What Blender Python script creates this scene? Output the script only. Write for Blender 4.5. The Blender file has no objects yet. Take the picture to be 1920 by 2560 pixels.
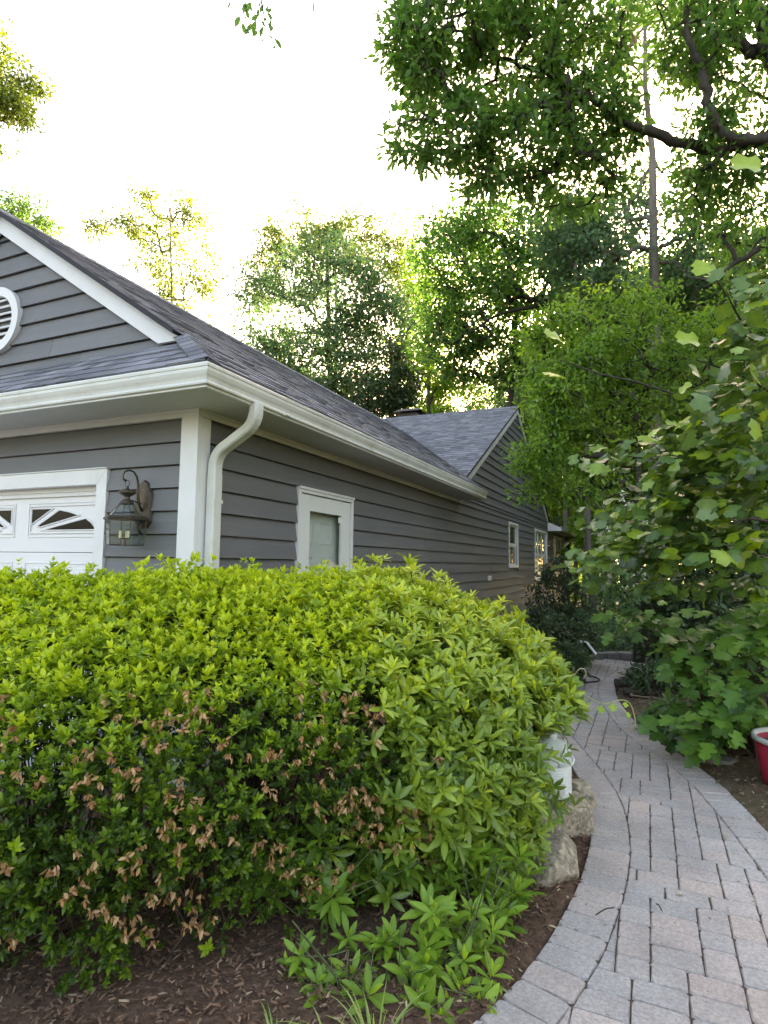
import bpy, math, random
import numpy as np
from mathutils import Vector, Matrix

R = math.radians
rng = np.random.default_rng(7)
random.seed(7)
scene = bpy.context.scene
COL = scene.collection

# ------------------------------------------------------------------ camera
CAM = np.array([3.135, -3.528, 1.555])
FPX, YAW, PIT, ROL = 1492.16, -0.4179, 0.0846, 0.01378
_f = np.array([math.sin(YAW) * math.cos(PIT), math.cos(YAW) * math.cos(PIT), math.sin(PIT)])
_r = np.array([math.cos(YAW), -math.sin(YAW), 0.0])
_u = np.cross(_r, _f)
CR = _r * math.cos(ROL) + _u * math.sin(ROL)
CU = -_r * math.sin(ROL) + _u * math.cos(ROL)
CF = _f


def P(px, py, depth):
    """point seen at a pixel of the 1920x2560 photograph, `depth` metres in front of the camera"""
    return CAM + depth * (CF + CR * (px - 960) / FPX - CU * (py - 1280) / FPX)


def PX(v):
    """project points (n,3) to photo pixels + depth"""
    d = np.asarray(v) - CAM
    z = d @ CF
    zz = np.where(np.abs(z) < 1e-6, 1e-6, z)
    return 960 + FPX * (d @ CR) / zz, 1280 - FPX * (d @ CU) / zz, z


cam = bpy.data.cameras.new('camera')
cam.sensor_fit = 'VERTICAL'
cam.sensor_height = 36.0
cam.lens = FPX / 2560 * 36.0
cam.clip_start = 0.05
cam.clip_end = 6000
camo = bpy.data.objects.new('camera', cam)
COL.objects.link(camo)
camo.matrix_world = Matrix(((CR[0], CU[0], -CF[0], CAM[0]), (CR[1], CU[1], -CF[1], CAM[1]), (CR[2], CU[2], -CF[2], CAM[2]), (0, 0, 0, 1)))
scene.camera = camo

# ------------------------------------------------------------------ light
SUN = Vector((0.0, 0.9546, 0.2978)).normalized()
world = bpy.data.worlds.new('World')
scene.world = world
world.use_nodes = True
wn = world.node_tree.nodes
wl = world.node_tree.links
wn.clear()
sky = wn.new('ShaderNodeTexSky')
sky.sky_type = 'NISHITA'
sky.sun_disc = False
sky.sun_elevation = math.asin(SUN.z)
sky.sun_rotation = math.atan2(SUN.x, SUN.y)
sky.altitude = 200
sky.air_density = 1.0
sky.dust_density = 5.0
sky.ozone_density = 1.0
bg = wn.new('ShaderNodeBackground')
bg.inputs['Strength'].default_value = 0.15
wo = wn.new('ShaderNodeOutputWorld')
wl.new(sky.outputs[0], bg.inputs[0])
wl.new(bg.outputs[0], wo.inputs[0])
sl = bpy.data.lights.new('sun', 'SUN')
sl.energy = 4.5
sl.angle = R(0.6)
sl.color = (1.0, 0.89, 0.74)
so = bpy.data.objects.new('sun', sl)
so.rotation_euler = SUN.to_track_quat('Z', 'Y').to_euler()
so.location = (0, 40, 30)
COL.objects.link(so)
vs = scene.view_settings
vs.view_transform = 'Standard'
vs.look = 'None'
vs.gamma = 1
vs.exposure = 3.05
vs.use_white_balance = True
vs.white_balance_temperature = 8600
vs.white_balance_tint = 18
scene.render.engine = 'CYCLES'
cy = scene.cycles
cy.use_denoising = True
cy.max_bounces = 7
cy.diffuse_bounces = 3
cy.glossy_bounces = 3
cy.transmission_bounces = 5
cy.transparent_max_bounces = 12
cy.caustics_reflective = False
cy.caustics_refractive = False
cy.sample_clamp_indirect = 8
cy.use_adaptive_sampling = True
cy.adaptive_threshold = 0.02


# ------------------------------------------------------------------ materials
MATS = {}


def nodemat(name):
    m = bpy.data.materials.new(name)
    m.use_nodes = True
    nt = m.node_tree
    return m, nt, nt.nodes, nt.links, nt.nodes['Principled BSDF']


def ramp(nodes, stops):
    r = nodes.new('ShaderNodeValToRGB')
    e = r.color_ramp.elements
    e[0].position, e[0].color = stops[0][0], (*stops[0][1], 1)
    e[1].position, e[1].color = stops[-1][0], (*stops[-1][1], 1)
    for p, c in stops[1:-1]:
        k = e.new(p)
        k.color = (*c, 1)
    return r


def noise(nodes, links, scale, detail=3, coord=None, rough=0.55, dist=0.0):
    n = nodes.new('ShaderNodeTexNoise')
    n.inputs['Scale'].default_value = scale
    n.inputs['Detail'].default_value = detail
    n.inputs['Roughness'].default_value = rough
    n.inputs['Distortion'].default_value = dist
    if coord is not None:
        links.new(coord, n.inputs['Vector'])
    return n


def mixc(nodes, links, fac, a, b, mode='MIX'):
    m = nodes.new('ShaderNodeMix')
    m.data_type = 'RGBA'
    m.blend_type = mode
    for s, v in ((0, fac), (6, a), (7, b)):
        if hasattr(v, 'links') or isinstance(v, bpy.types.NodeSocket):
            links.new(v, m.inputs[s])
        elif s == 0:
            m.inputs[0].default_value = v
        else:
            m.inputs[s].default_value = (*v, 1)
    return m.outputs[2]


def leafmat(name, dark, mid, light, trans=0.42, rough=0.42, tcol=(1.25, 1.2, 0.45), spec=0.4):
    m, nt, N, L, bs = nodemat(name)
    at = N.new('ShaderNodeAttribute')
    at.attribute_name = 'tint'
    rp = ramp(N, [(0.0, dark), (0.5, mid), (1.0, light)])
    L.new(at.outputs['Fac'], rp.inputs[0])
    geo = N.new('ShaderNodeNewGeometry')
    tex = N.new('ShaderNodeTexCoord')
    nz = noise(N, L, 30, 2, tex.outputs['Object'])
    c = mixc(N, L, 0.35, rp.outputs[0], nz.outputs['Fac'], 'OVERLAY')
    under = mixc(N, L, 0.18, c, (0.30, 0.36, 0.22))
    base = mixc(N, L, geo.outputs['Backfacing'], c, under)
    L.new(base, bs.inputs['Base Color'])
    bs.inputs['Roughness'].default_value = rough
    bs.inputs['Specular IOR Level'].default_value = spec
    tr = N.new('ShaderNodeBsdfTranslucent')
    tc = mixc(N, L, 1.0, c, tcol, 'MULTIPLY')
    L.new(tc, tr.inputs['Color'])
    mx = N.new('ShaderNodeMixShader')
    mx.inputs[0].default_value = trans
    L.new(bs.outputs[0], mx.inputs[1])
    L.new(tr.outputs[0], mx.inputs[2])
    L.new(mx.outputs[0], N['Material Output'].inputs[0])
    MATS[name] = m
    return m


def plain(name, col, rough=0.6, var=0.12, scale=8.0, bump=0.0, bscale=60.0, metal=0.0, spec=0.4, grain=None, dirt=None, tintvar=0.0):
    m, nt, N, L, bs = nodemat(name)
    tex = N.new('ShaderNodeTexCoord')
    co = tex.outputs['Object']
    if grain:
        mp = N.new('ShaderNodeMapping')
        mp.inputs['Scale'].default_value = grain
        L.new(co, mp.inputs[0])
        gco = mp.outputs[0]
    else:
        gco = co
    n1 = noise(N, L, scale, 4, gco)
    rp = ramp(N, [(0.25, tuple(max(0, c * (1 - var)) for c in col)), (0.75, tuple(min(1, c * (1 + var)) for c in col))])
    L.new(n1.outputs['Fac'], rp.inputs[0])
    out = rp.outputs[0]
    if dirt:
        n3 = noise(N, L, dirt[1], 5, co, 0.7)
        r3 = ramp(N, [(0.5, (0, 0, 0)), (0.78, (1, 1, 1))])
        L.new(n3.outputs['Fac'], r3.inputs[0])
        mm = N.new('ShaderNodeMath')
        mm.operation = 'MULTIPLY'
        mm.inputs[1].default_value = dirt[2]
        L.new(r3.outputs[0], mm.inputs[0])
        out = mixc(N, L, mm.outputs[0], out, dirt[0])
    if tintvar:
        at = N.new('ShaderNodeAttribute')
        at.attribute_name = 'tint'
        mr = N.new('ShaderNodeMapRange')
        mr.inputs['To Min'].default_value = 1 - tintvar
        mr.inputs['To Max'].default_value = 1 + tintvar
        L.new(at.outputs['Fac'], mr.inputs['Value'])
        sc_ = N.new('ShaderNodeVectorMath')
        sc_.operation = 'SCALE'
        L.new(out, sc_.inputs[0])
        L.new(mr.outputs[0], sc_.inputs['Scale'])
        out = sc_.outputs[0]
    L.new(out, bs.inputs['Base Color'])
    bs.inputs['Roughness'].default_value = rough
    bs.inputs['Metallic'].default_value = metal
    bs.inputs['Specular IOR Level'].default_value = spec
    if bump:
        n2 = noise(N, L, bscale, 5, gco)
        bp = N.new('ShaderNodeBump')
        bp.inputs['Strength'].default_value = bump
        bp.inputs['Distance'].default_value = 0.01
        L.new(n2.outputs['Fac'], bp.inputs['Height'])
        L.new(bp.outputs[0], bs.inputs['Normal'])
    MATS[name] = m
    return m


def tinted(name, stops, rough=0.8, speck=None, bump=0.3, bscale=120, nscale=40, namt=0.3):
    """colour from the per-piece 'tint' attribute plus fine grain"""
    m, nt, N, L, bs = nodemat(name)
    at = N.new('ShaderNodeAttribute')
    at.attribute_name = 'tint'
    rp = ramp(N, stops)
    L.new(at.outputs['Fac'], rp.inputs[0])
    tex = N.new('ShaderNodeTexCoord')
    co = tex.outputs['Object']
    n1 = noise(N, L, nscale, 5, co, 0.7)
    c = mixc(N, L, namt, rp.outputs[0], n1.outputs['Fac'], 'OVERLAY')
    nb = noise(N, L, 2.3, 3, co)
    c = mixc(N, L, 0.45, c, nb.outputs['Fac'], 'OVERLAY')
    if speck:
        v = N.new('ShaderNodeTexVoronoi')
        v.inputs['Scale'].default_value = speck[0]
        L.new(co, v.inputs['Vector'])
        r2 = ramp(N, [(0.0, (1, 1, 1)), (speck[1], (0, 0, 0))])
        L.new(v.outputs['Distance'], r2.inputs[0])
        c = mixc(N, L, r2.outputs[0], c, speck[2])
    L.new(c, bs.inputs['Base Color'])
    bs.inputs['Roughness'].default_value = rough
    n2 = noise(N, L, bscale, 4, co, 0.7)
    bp = N.new('ShaderNodeBump')
    bp.inputs['Strength'].default_value = bump
    bp.inputs['Distance'].default_value = 0.004
    L.new(n2.outputs['Fac'], bp.inputs['Height'])
    L.new(bp.outputs[0], bs.inputs['Normal'])
    MATS[name] = m
    return m


def glassmat(name, tint=(0.9, 0.95, 0.93), refl=1.5):
    m, nt, N, L, bs = nodemat(name)
    N.remove(bs)
    tr = N.new('ShaderNodeBsdfTransparent')
    tr.inputs[0].default_value = (*tint, 1)
    gl = N.new('ShaderNodeBsdfGlossy')
    gl.inputs['Roughness'].default_value = 0.03
    fr = N.new('ShaderNodeFresnel')
    fr.inputs[0].default_value = refl
    geo = N.new('ShaderNodeNewGeometry')
    inv = N.new('ShaderNodeMath')
    inv.operation = 'SUBTRACT'
    inv.inputs[0].default_value = 1.0
    L.new(geo.outputs['Backfacing'], inv.inputs[1])
    mul = N.new('ShaderNodeMath')
    mul.operation = 'MULTIPLY'
    L.new(fr.outputs[0], mul.inputs[0])
    L.new(inv.outputs[0], mul.inputs[1])
    mx = N.new('ShaderNodeMixShader')
    L.new(mul.outputs[0], mx.inputs[0])
    L.new(tr.outputs[0], mx.inputs[1])
    L.new(gl.outputs[0], mx.inputs[2])
    L.new(mx.outputs[0], N['Material Output'].inputs[0])
    MATS[name] = m
    return m


def barkmat(name, a, b, scale=6):
    m, nt, N, L, bs = nodemat(name)
    tex = N.new('ShaderNodeTexCoord')
    mp = N.new('ShaderNodeMapping')
    mp.inputs['Scale'].default_value = (1, 1, 0.22)
    L.new(tex.outputs['Object'], mp.inputs[0])
    n1 = noise(N, L, scale, 6, mp.outputs[0], 0.7, 0.4)
    rp = ramp(N, [(0.3, a), (0.7, b)])
    L.new(n1.outputs['Fac'], rp.inputs[0])
    L.new(rp.outputs[0], bs.inputs['Base Color'])
    bs.inputs['Roughness'].default_value = 0.9
    bp = N.new('ShaderNodeBump')
    bp.inputs['Strength'].default_value = 0.8
    bp.inputs['Distance'].default_value = 0.03
    L.new(n1.outputs['Fac'], bp.inputs['Height'])
    L.new(bp.outputs[0], bs.inputs['Normal'])
    MATS[name] = m
    return m


plain('siding', (0.145, 0.148, 0.152), 0.62, 0.10, 5, 0.35, 40, grain=(1, 0.06, 1.5), dirt=((0.21, 0.20, 0.18), 0.9, 0.4), tintvar=0.07)
plain('siding_front', (0.145, 0.148, 0.152), 0.62, 0.10, 5, 0.35, 40, grain=(0.06, 1, 1.5), dirt=((0.21, 0.20, 0.18), 0.9, 0.4), tintvar=0.07)
plain('trim_white', (0.70, 0.70, 0.70), 0.45, 0.04, 3, 0.08, 30, dirt=((0.55, 0.54, 0.48), 1.6, 0.35))
plain('gutter_white', (0.61, 0.62, 0.585), 0.38, 0.06, 2, 0.0, dirt=((0.36, 0.35, 0.28), 2.2, 0.65))
plain('soffit', (0.56, 0.55, 0.52), 0.6, 0.05, 2, dirt=((0.4, 0.38, 0.33), 1.3, 0.3))
plain('door_white', (0.71, 0.71, 0.72), 0.38, 0.03, 2)
plain('storm_white', (0.70, 0.72, 0.69), 0.4, 0.03, 2)
plain('dark_void', (0.02, 0.02, 0.02), 0.9)
plain('interior', (0.16, 0.15, 0.14), 0.9)
plain('curtain', (0.62, 0.60, 0.55), 0.9, 0.1, 20)
plain('curtain_red', (0.25, 0.10, 0.07), 0.9, 0.2, 20)
plain('rake_edge', (0.03, 0.03, 0.035), 0.8)
plain('bronze', (0.085, 0.07, 0.055), 0.45, 0.3, 25, 0.1, 80, metal=0.6, dirt=((0.25, 0.17, 0.09), 12, 0.6))
plain('black_metal', (0.03, 0.03, 0.032), 0.5, 0.2, 8)
plain('candle', (0.75, 0.68, 0.48), 0.5)
glassmat('glass', (0.92, 0.94, 0.93), 1.5)
glassmat('lamp_glass', (0.80, 0.86, 0.82), 1.6)
plain('dark_glass', (0.008, 0.009, 0.009), 0.05, 0.1, 3, spec=0.10)
tinted('shingle', [(0, (0.083, 0.087, 0.102)), (0.35, (0.138, 0.143, 0.163)), (0.7, (0.20, 0.205, 0.228)), (1, (0.26, 0.265, 0.288))], 0.9, (700, 0.28, (0.2, 0.2, 0.21)), 0.5, 300, 90, 0.4)
tinted('paver', [(0, (0.34, 0.322, 0.308)), (0.3, (0.385, 0.352, 0.33)), (0.6, (0.42, 0.362, 0.332)), (0.85, (0.45, 0.37, 0.333)), (1, (0.46, 0.395, 0.33))], 0.92, (55, 0.13, (0.72, 0.70, 0.68)), 0.9, 110, 75, 0.75)
tinted('mulch_chip', [(0, (0.06, 0.031, 0.018)), (0.6, (0.14, 0.075, 0.044)), (0.92, (0.23, 0.135, 0.085)), (1, (0.42, 0.31, 0.2))], 0.95)
tinted('litter', [(0, (0.14, 0.085, 0.045)), (0.6, (0.27, 0.19, 0.10)), (1, (0.5, 0.44, 0.28))], 0.9)
plain('sand', (0.10, 0.065, 0.048), 0.95, 0.4, 40, 0.4, 90)
plain('concrete', (0.42, 0.41, 0.39), 0.85, 0.12, 3, 0.2, 70, dirt=((0.3, 0.28, 0.25), 0.8, 0.4))
plain('stone', (0.33, 0.275, 0.205), 0.95, 0.7, 38, 1.0, 34, dirt=((0.06, 0.055, 0.035), 7, 0.9))
plain('curb', (0.22, 0.205, 0.19), 0.9, 0.25, 9, 0.6, 30)
plain('jug_white', (0.66, 0.69, 0.67), 0.3, 0.06, 6, dirt=((0.45, 0.45, 0.38), 5, 0.5))
plain('jug_label', (0.5, 0.48, 0.42), 0.7)
plain('pot_red', (0.38, 0.018, 0.045), 0.42, 0.15, 5, dirt=((0.30, 0.10, 0.09), 4, 0.5))
plain('pot_rim', (0.50, 0.50, 0.48), 0.4, 0.1, 5, dirt=((0.4, 0.38, 0.33), 6, 0.5))
plain('rubber', (0.012, 0.012, 0.013), 0.4)
plain('log', (0.07, 0.055, 0.045), 0.95, 0.4, 14, 0.8, 40)
plain('dry_stick', (0.32, 0.26, 0.18), 0.9, 0.2, 20)
plain('flower_white', (0.72, 0.72, 0.52), 0.7, 0.1, 40)
plain('plastic_pale', (0.5, 0.55, 0.58), 0.3, 0.2, 10)
barkmat('bark_grey', (0.09, 0.075, 0.06), (0.20, 0.17, 0.14))
barkmat('bark_dark', (0.028, 0.024, 0.02), (0.075, 0.062, 0.052))
plain('stem', (0.06, 0.04, 0.027), 0.9, 0.3, 20)
plain('stem_green', (0.25, 0.30, 0.12), 0.7, 0.15, 20)
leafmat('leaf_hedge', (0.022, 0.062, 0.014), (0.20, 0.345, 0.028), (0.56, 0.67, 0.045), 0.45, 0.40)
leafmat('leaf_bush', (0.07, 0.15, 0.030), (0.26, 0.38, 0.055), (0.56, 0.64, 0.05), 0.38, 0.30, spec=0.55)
leafmat('leaf_low', (0.08, 0.17, 0.028), (0.20, 0.36, 0.042), (0.42, 0.58, 0.05), 0.40, 0.34)
leafmat('leaf_dry', (0.24, 0.11, 0.045), (0.48, 0.255, 0.115), (0.68, 0.45, 0.26), 0.30, 0.8, (1.1, 1, 0.8), 0.1)
leafmat('leaf_oak', (0.055, 0.135, 0.04), (0.115, 0.25, 0.062), (0.24, 0.38, 0.075), 0.55, 0.45, (1.05, 1.22, 0.65))
leafmat('leaf_dark', (0.048, 0.105, 0.06), (0.095, 0.19, 0.09), (0.18, 0.29, 0.11), 0.46, 0.45, (1.02, 1.18, 0.82))
leafmat('leaf_beech', (0.085, 0.175, 0.035), (0.185, 0.34, 0.05), (0.38, 0.51, 0.06), 0.55, 0.42, (1.1, 1.22, 0.58))
leafmat('leaf_yellow', (0.075, 0.13, 0.03), (0.14, 0.21, 0.045), (0.27, 0.32, 0.06), 0.48, 0.5, (1.08, 1.1, 0.55))
leafmat('leaf_tulip', (0.045, 0.10, 0.036), (0.135, 0.25, 0.055), (0.38, 0.54, 0.045), 0.38, 0.28, spec=0.6)
leafmat('leaf_hydrangea', (0.035, 0.085, 0.026), (0.09, 0.21, 0.04), (0.19, 0.37, 0.055), 0.32, 0.36)
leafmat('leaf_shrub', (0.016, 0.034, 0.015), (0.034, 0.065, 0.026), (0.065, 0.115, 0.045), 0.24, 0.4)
leafmat('leaf_grass', (0.09, 0.18, 0.03), (0.20, 0.33, 0.05), (0.42, 0.50, 0.16), 0.35, 0.45)


def groundmat():
    m, nt, N, L, bs = nodemat('ground')
    tex = N.new('ShaderNodeTexCoord')
    co = tex.outputs['Object']
    n1 = noise(N, L, 9, 6, co, 0.7)
    n2 = noise(N, L, 0.7, 4, co)
    r1 = ramp(N, [(0.3, (0.045, 0.028, 0.018)), (0.55, (0.095, 0.065, 0.04)), (0.75, (0.17, 0.125, 0.08))])
    L.new(n1.outputs['Fac'], r1.inputs[0])
    r2 = ramp(N, [(0.45, (0, 0, 0)), (0.7, (1, 1, 1))])
    L.new(n2.outputs['Fac'], r2.inputs[0])
    c = mixc(N, L, r2.outputs[0], r1.outputs[0], (0.075, 0.085, 0.03))
    L.new(c, bs.inputs['Base Color'])
    bs.inputs['Roughness'].default_value = 0.95
    bp = N.new('ShaderNodeBump')
    bp.inputs['Strength'].default_value = 0.8
    bp.inputs['Distance'].default_value = 0.03
    n3 = noise(N, L, 45, 5, co, 0.75)
    L.new(n3.outputs['Fac'], bp.inputs['Height'])
    L.new(bp.outputs[0], bs.inputs['Normal'])
    MATS['ground'] = m


groundmat()


# ------------------------------------------------------------------ helpers
def tag(o, label=None, cat=None, group=None, kind=None):
    if label:
        o['label'] = label
    if cat:
        o['category'] = cat
    if group:
        o['group'] = group
    if kind:
        o['kind'] = kind
    return o


def setparent(o, parent):
    if parent is not None:
        o.parent = parent
        o.matrix_parent_inverse = parent['_w'].inverted() if False else PW[parent.name].inverted()


PW = {}


def thing(name, label, cat, loc, group=None):
    o = bpy.data.objects.new(name, None)
    COL.objects.link(o)
    o.location = tuple(float(c) for c in loc)
    o.empty_display_size = 0.1
    PW[o.name] = Matrix.Translation(o.location)
    return tag(o, label, cat, group)


def link_mesh(name, me, parent=None, mw=None):
    o = bpy.data.objects.new(name, me)
    COL.objects.link(o)
    if mw is None:
        mw = Matrix.Identity(4)
    PW[o.name] = mw
    if parent is not None:
        o.parent = parent
        o.matrix_parent_inverse = PW[parent.name].inverted()
    o.matrix_basis = mw
    return o


class MB:
    """collects polygons; build() makes one mesh object"""

    def __init__(s):
        s.v, s.f, s.t, s.m = [], [], [], []
        s.n = 0

    def add(s, verts, faces, tint=0.5, mi=0):
        b = s.n
        s.v.extend([tuple(map(float, q)) for q in verts])
        s.f.extend([tuple(i + b for i in q) for q in faces])
        s.t.extend([tint] * len(verts))
        s.m.extend([mi] * len(faces))
        s.n += len(verts)
        return s

    def box(s, a, b, tint=0.5, mi=0):
        x0, y0, z0 = a
        x1, y1, z1 = b
        return s.add([(x0, y0, z0), (x1, y0, z0), (x1, y1, z0), (x0, y1, z0), (x0, y0, z1), (x1, y0, z1), (x1, y1, z1), (x0, y1, z1)],
                     [(0, 3, 2, 1), (4, 5, 6, 7), (0, 1, 5, 4), (1, 2, 6, 5), (2, 3, 7, 6), (3, 0, 4, 7)], tint, mi)

    def hexa(s, p, tint=0.5, mi=0):
        """8 points: bottom ring then top ring"""
        return s.add(p, [(0, 3, 2, 1), (4, 5, 6, 7), (0, 1, 5, 4), (1, 2, 6, 5), (2, 3, 7, 6), (3, 0, 4, 7)], tint, mi)

    def prism(s, ring0, ring1, tint=0.5, mi=0, caps=True):
        n = len(ring0)
        fs = [(i, (i + 1) % n, n + (i + 1) % n, n + i) for i in range(n)]
        if caps:
            fs += [tuple(range(n - 1, -1, -1)), tuple(range(n, 2 * n))]
        return s.add(list(ring0) + list(ring1), fs, tint, mi)

    def tube(s, pts, rad, sides=6, tint=0.5, mi=0, cap=True):
        pts = [np.asarray(q, float) for q in pts]
        n = len(pts)
        if not hasattr(rad, '__len__'):
            rad = [rad] * n
        vs_ = []
        ref = None
        for i in range(n):
            d = pts[min(i + 1, n - 1)] - pts[max(i - 1, 0)]
            d = d / (np.linalg.norm(d) + 1e-9)
            if ref is None:
                ref = np.array([0, 0, 1.0]) if abs(d[2]) < 0.9 else np.array([1.0, 0, 0])
            a = np.cross(d, ref)
            a /= np.linalg.norm(a) + 1e-9
            b = np.cross(a, d)
            ref = b
            for k in range(sides):
                t = 2 * math.pi * k / sides
                vs_.append(pts[i] + rad[i] * (a * math.cos(t) + b * math.sin(t)))
        fs = []
        for i in range(n - 1):
            for k in range(sides):
                k2 = (k + 1) % sides
                fs.append((i * sides + k, (i + 1) * sides + k, (i + 1) * sides + k2, i * sides + k2))
        if cap:
            fs.append(tuple(range(sides)))
            fs.append(tuple((n - 1) * sides + k for k in range(sides - 1, -1, -1)))
        return s.add(vs_, fs, tint, mi)

    def lathe(s, prof, sides=24, c=(0, 0, 0), tint=0.5, mi=0):
        vs_, fs = [], []
        for r, z in prof:
            for k in range(sides):
                t = 2 * math.pi * k / sides
                vs_.append((c[0] + r * math.cos(t), c[1] + r * math.sin(t), c[2] + z))
        for i in range(len(prof) - 1):
            for k in range(sides):
                k2 = (k + 1) % sides
                fs.append((i * sides + k, i * sides + k2, (i + 1) * sides + k2, (i + 1) * sides + k))
        return s.add(vs_, fs, tint, mi)

    def mesh(s, name, mats, smooth=False):
        me = bpy.data.meshes.new(name)
        me.from_pydata(s.v, [], s.f)
        mats = mats if isinstance(mats, (list, tuple)) else [mats]
        for q in mats:
            me.materials.append(MATS[q])
        if len(mats) > 1:
            me.polygons.foreach_set('material_index', s.m)
        a = me.attributes.new('tint', 'FLOAT', 'POINT')
        a.data.foreach_set('value', s.t)
        if smooth:
            me.polygons.foreach_set('use_smooth', [True] * len(me.polygons))
        me.update()
        return me

    def build(s, name, mats, parent=None, smooth=False, bevel=0.0):
        o = link_mesh(name, s.mesh(name, mats, smooth), parent)
        if bevel:
            b = o.modifiers.new('bevel', 'BEVEL')
            b.width = bevel
            b.segments = 2
            b.limit_method = 'ANGLE'
        return o


def norm(a):
    return a / (np.linalg.norm(a, axis=-1, keepdims=True) + 1e-9)


# leaf templates: x = side, y = along the leaf, z = leaf normal; all triangles
T_DIA = (np.array([(0, 0, 0), (.27, .48, .05), (0, 1, -.05), (-.27, .48, .05)]), np.array([(0, 1, 2), (0, 2, 3)]))
T_OVAL = (np.array([(0, 0, 0), (-.17, .28, .05), (0, .30, 0), (.17, .28, .05), (-.21, .62, .045), (0, .64, -.01), (.21, .62, .045), (0, 1, -.09)]),
          np.array([(0, 2, 1), (0, 3, 2), (1, 2, 5), (1, 5, 4), (2, 3, 6), (2, 6, 5), (4, 5, 7), (5, 6, 7)]))
T_LANCE = (np.array([(0, 0, 0), (-.10, .25, .03), (0, .26, 0), (.10, .25, .03), (-.155, .55, .04), (0, .56, -.015), (.155, .55, .04), (-.10, .82, .0), (0, .83, -.05), (.10, .82, .0), (0, 1, -.10)]),
           np.array([(0, 2, 1), (0, 3, 2), (1, 2, 5), (1, 5, 4), (2, 3, 6), (2, 6, 5), (4, 5, 8), (4, 8, 7), (5, 6, 9), (5, 9, 8), (7, 8, 10), (8, 9, 10)]))


def fan_leaf(outline, droop=0.16, fold=0.10):
    half = np.array(outline, float)
    left = half.copy()
    left[:, 0] *= -1
    ring = np.vstack([half, left[::-1][1:-1]]) if abs(half[0, 0]) < 1e-6 and abs(half[-1, 0]) < 1e-6 else np.vstack([half, left[::-1]])
    pts = np.vstack([ring, [[0, .42]]])
    z = fold * np.abs(pts[:, 0]) - droop * np.clip(pts[:, 1] - .3, 0, 1) ** 2 - .12 * pts[:, 0] ** 2
    v = np.column_stack([pts[:, 0], pts[:, 1], z])
    n = len(ring)
    f = np.array([(n, i, (i + 1) % n) for i in range(n)])
    return v, f


T_TULIP = fan_leaf([(0, 0), (.14, -.02), (.30, .03), (.52, .20), (.36, .33), (.31, .44), (.36, .55), (.50, .76), (.34, .84), (.17, .93), (0, .82)], .34, .26)
T_OAKH = fan_leaf([(0, 0), (.16, .02), (.36, .16), (.30, .28), (.22, .33), (.44, .42), (.48, .56), (.30, .60), (.18, .62), (.28, .78), (.20, .90), (.06, .94), (0, 1.05)], .30, .20)
T_BLADE = (np.array([(-.5, 0, 0), (.5, 0, 0), (-.45, .35, .0), (.45, .35, .0), (-.3, .7, -.0), (.3, .7, -.0), (0, 1, 0)]),
           np.array([(0, 1, 3), (0, 3, 2), (2, 3, 5), (2, 5, 4), (4, 5, 6)]))


def leaf_arrays(pos, axis, nrm, size, tint, tpl):
    tv, tf = tpl
    axis = norm(axis)
    side = norm(np.cross(axis, nrm))
    nn = np.cross(side, axis)
    size = np.broadcast_to(np.asarray(size, float), (len(pos),))
    V = pos[:, None, :] + size[:, None, None] * (tv[None, :, 0:1] * side[:, None, :] + tv[None, :, 1:2] * axis[:, None, :] + tv[None, :, 2:3] * nn[:, None, :])
    m = len(tv)
    F = tf[None] + (np.arange(len(pos)) * m)[:, None, None]
    T = np.repeat(np.broadcast_to(np.asarray(tint, float), (len(pos),)), m)
    if m > 6:
        rib = np.where(np.abs(tv[:, 0]) < 1e-6, .09, -.05)
        T = np.clip(T + np.tile(rib, len(pos)), 0, 1)
    return V.reshape(-1, 3), F.reshape(-1, 3), T


def tri_mesh(name, chunks, mat):
    vs_, fs, ts, b = [], [], [], 0
    for V, F, T in chunks:
        vs_.append(V)
        fs.append(F + b)
        ts.append(T)
        b += len(V)
    V = np.vstack(vs_).astype(np.float32)
    F = np.vstack(fs).astype(np.int32)
    T = np.concatenate(ts).astype(np.float32)
    me = bpy.data.meshes.new(name)
    me.vertices.add(len(V))
    me.vertices.foreach_set('co', V.ravel())
    me.loops.add(F.size)
    me.loops.foreach_set('vertex_index', F.ravel())
    me.polygons.add(len(F))
    me.polygons.foreach_set('loop_start', np.arange(0, F.size, 3, dtype=np.int32))
    me.polygons.foreach_set('loop_total', np.full(len(F), 3, dtype=np.int32))
    a = me.attributes.new('tint', 'FLOAT', 'POINT')
    a.data.foreach_set('value', T)
    me.materials.append(MATS[mat])
    me.polygons.foreach_set('use_smooth', np.ones(len(F), bool))
    me.update(calc_edges=True)
    return me


def leaf_object(name, chunks, mat, parent, stuff=True):
    o = link_mesh(name, tri_mesh(name, chunks, mat), parent)
    if stuff:
        o['kind'] = 'stuff'
    return o


def unit(n):
    return norm(rng.normal(size=(n, 3)))


UP = np.array([0, 0, 1.0])

# shared single-leaf meshes (for leaves that are parts of their own); tint sets in buckets
_leafcache = {}


def leaf_part_mesh(key, tpl, mat, tint):
    k = (key, round(tint * 6))
    if k not in _leafcache:
        V, F, T = leaf_arrays(np.zeros((1, 3)), np.array([[0, 1.0, 0]]), np.array([[0, 0, 1.0]]), 1.0, round(tint * 6) / 6, tpl)
        _leafcache[k] = tri_mesh(key, [(V, F, T)], mat)
    return _leafcache[k]


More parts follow.
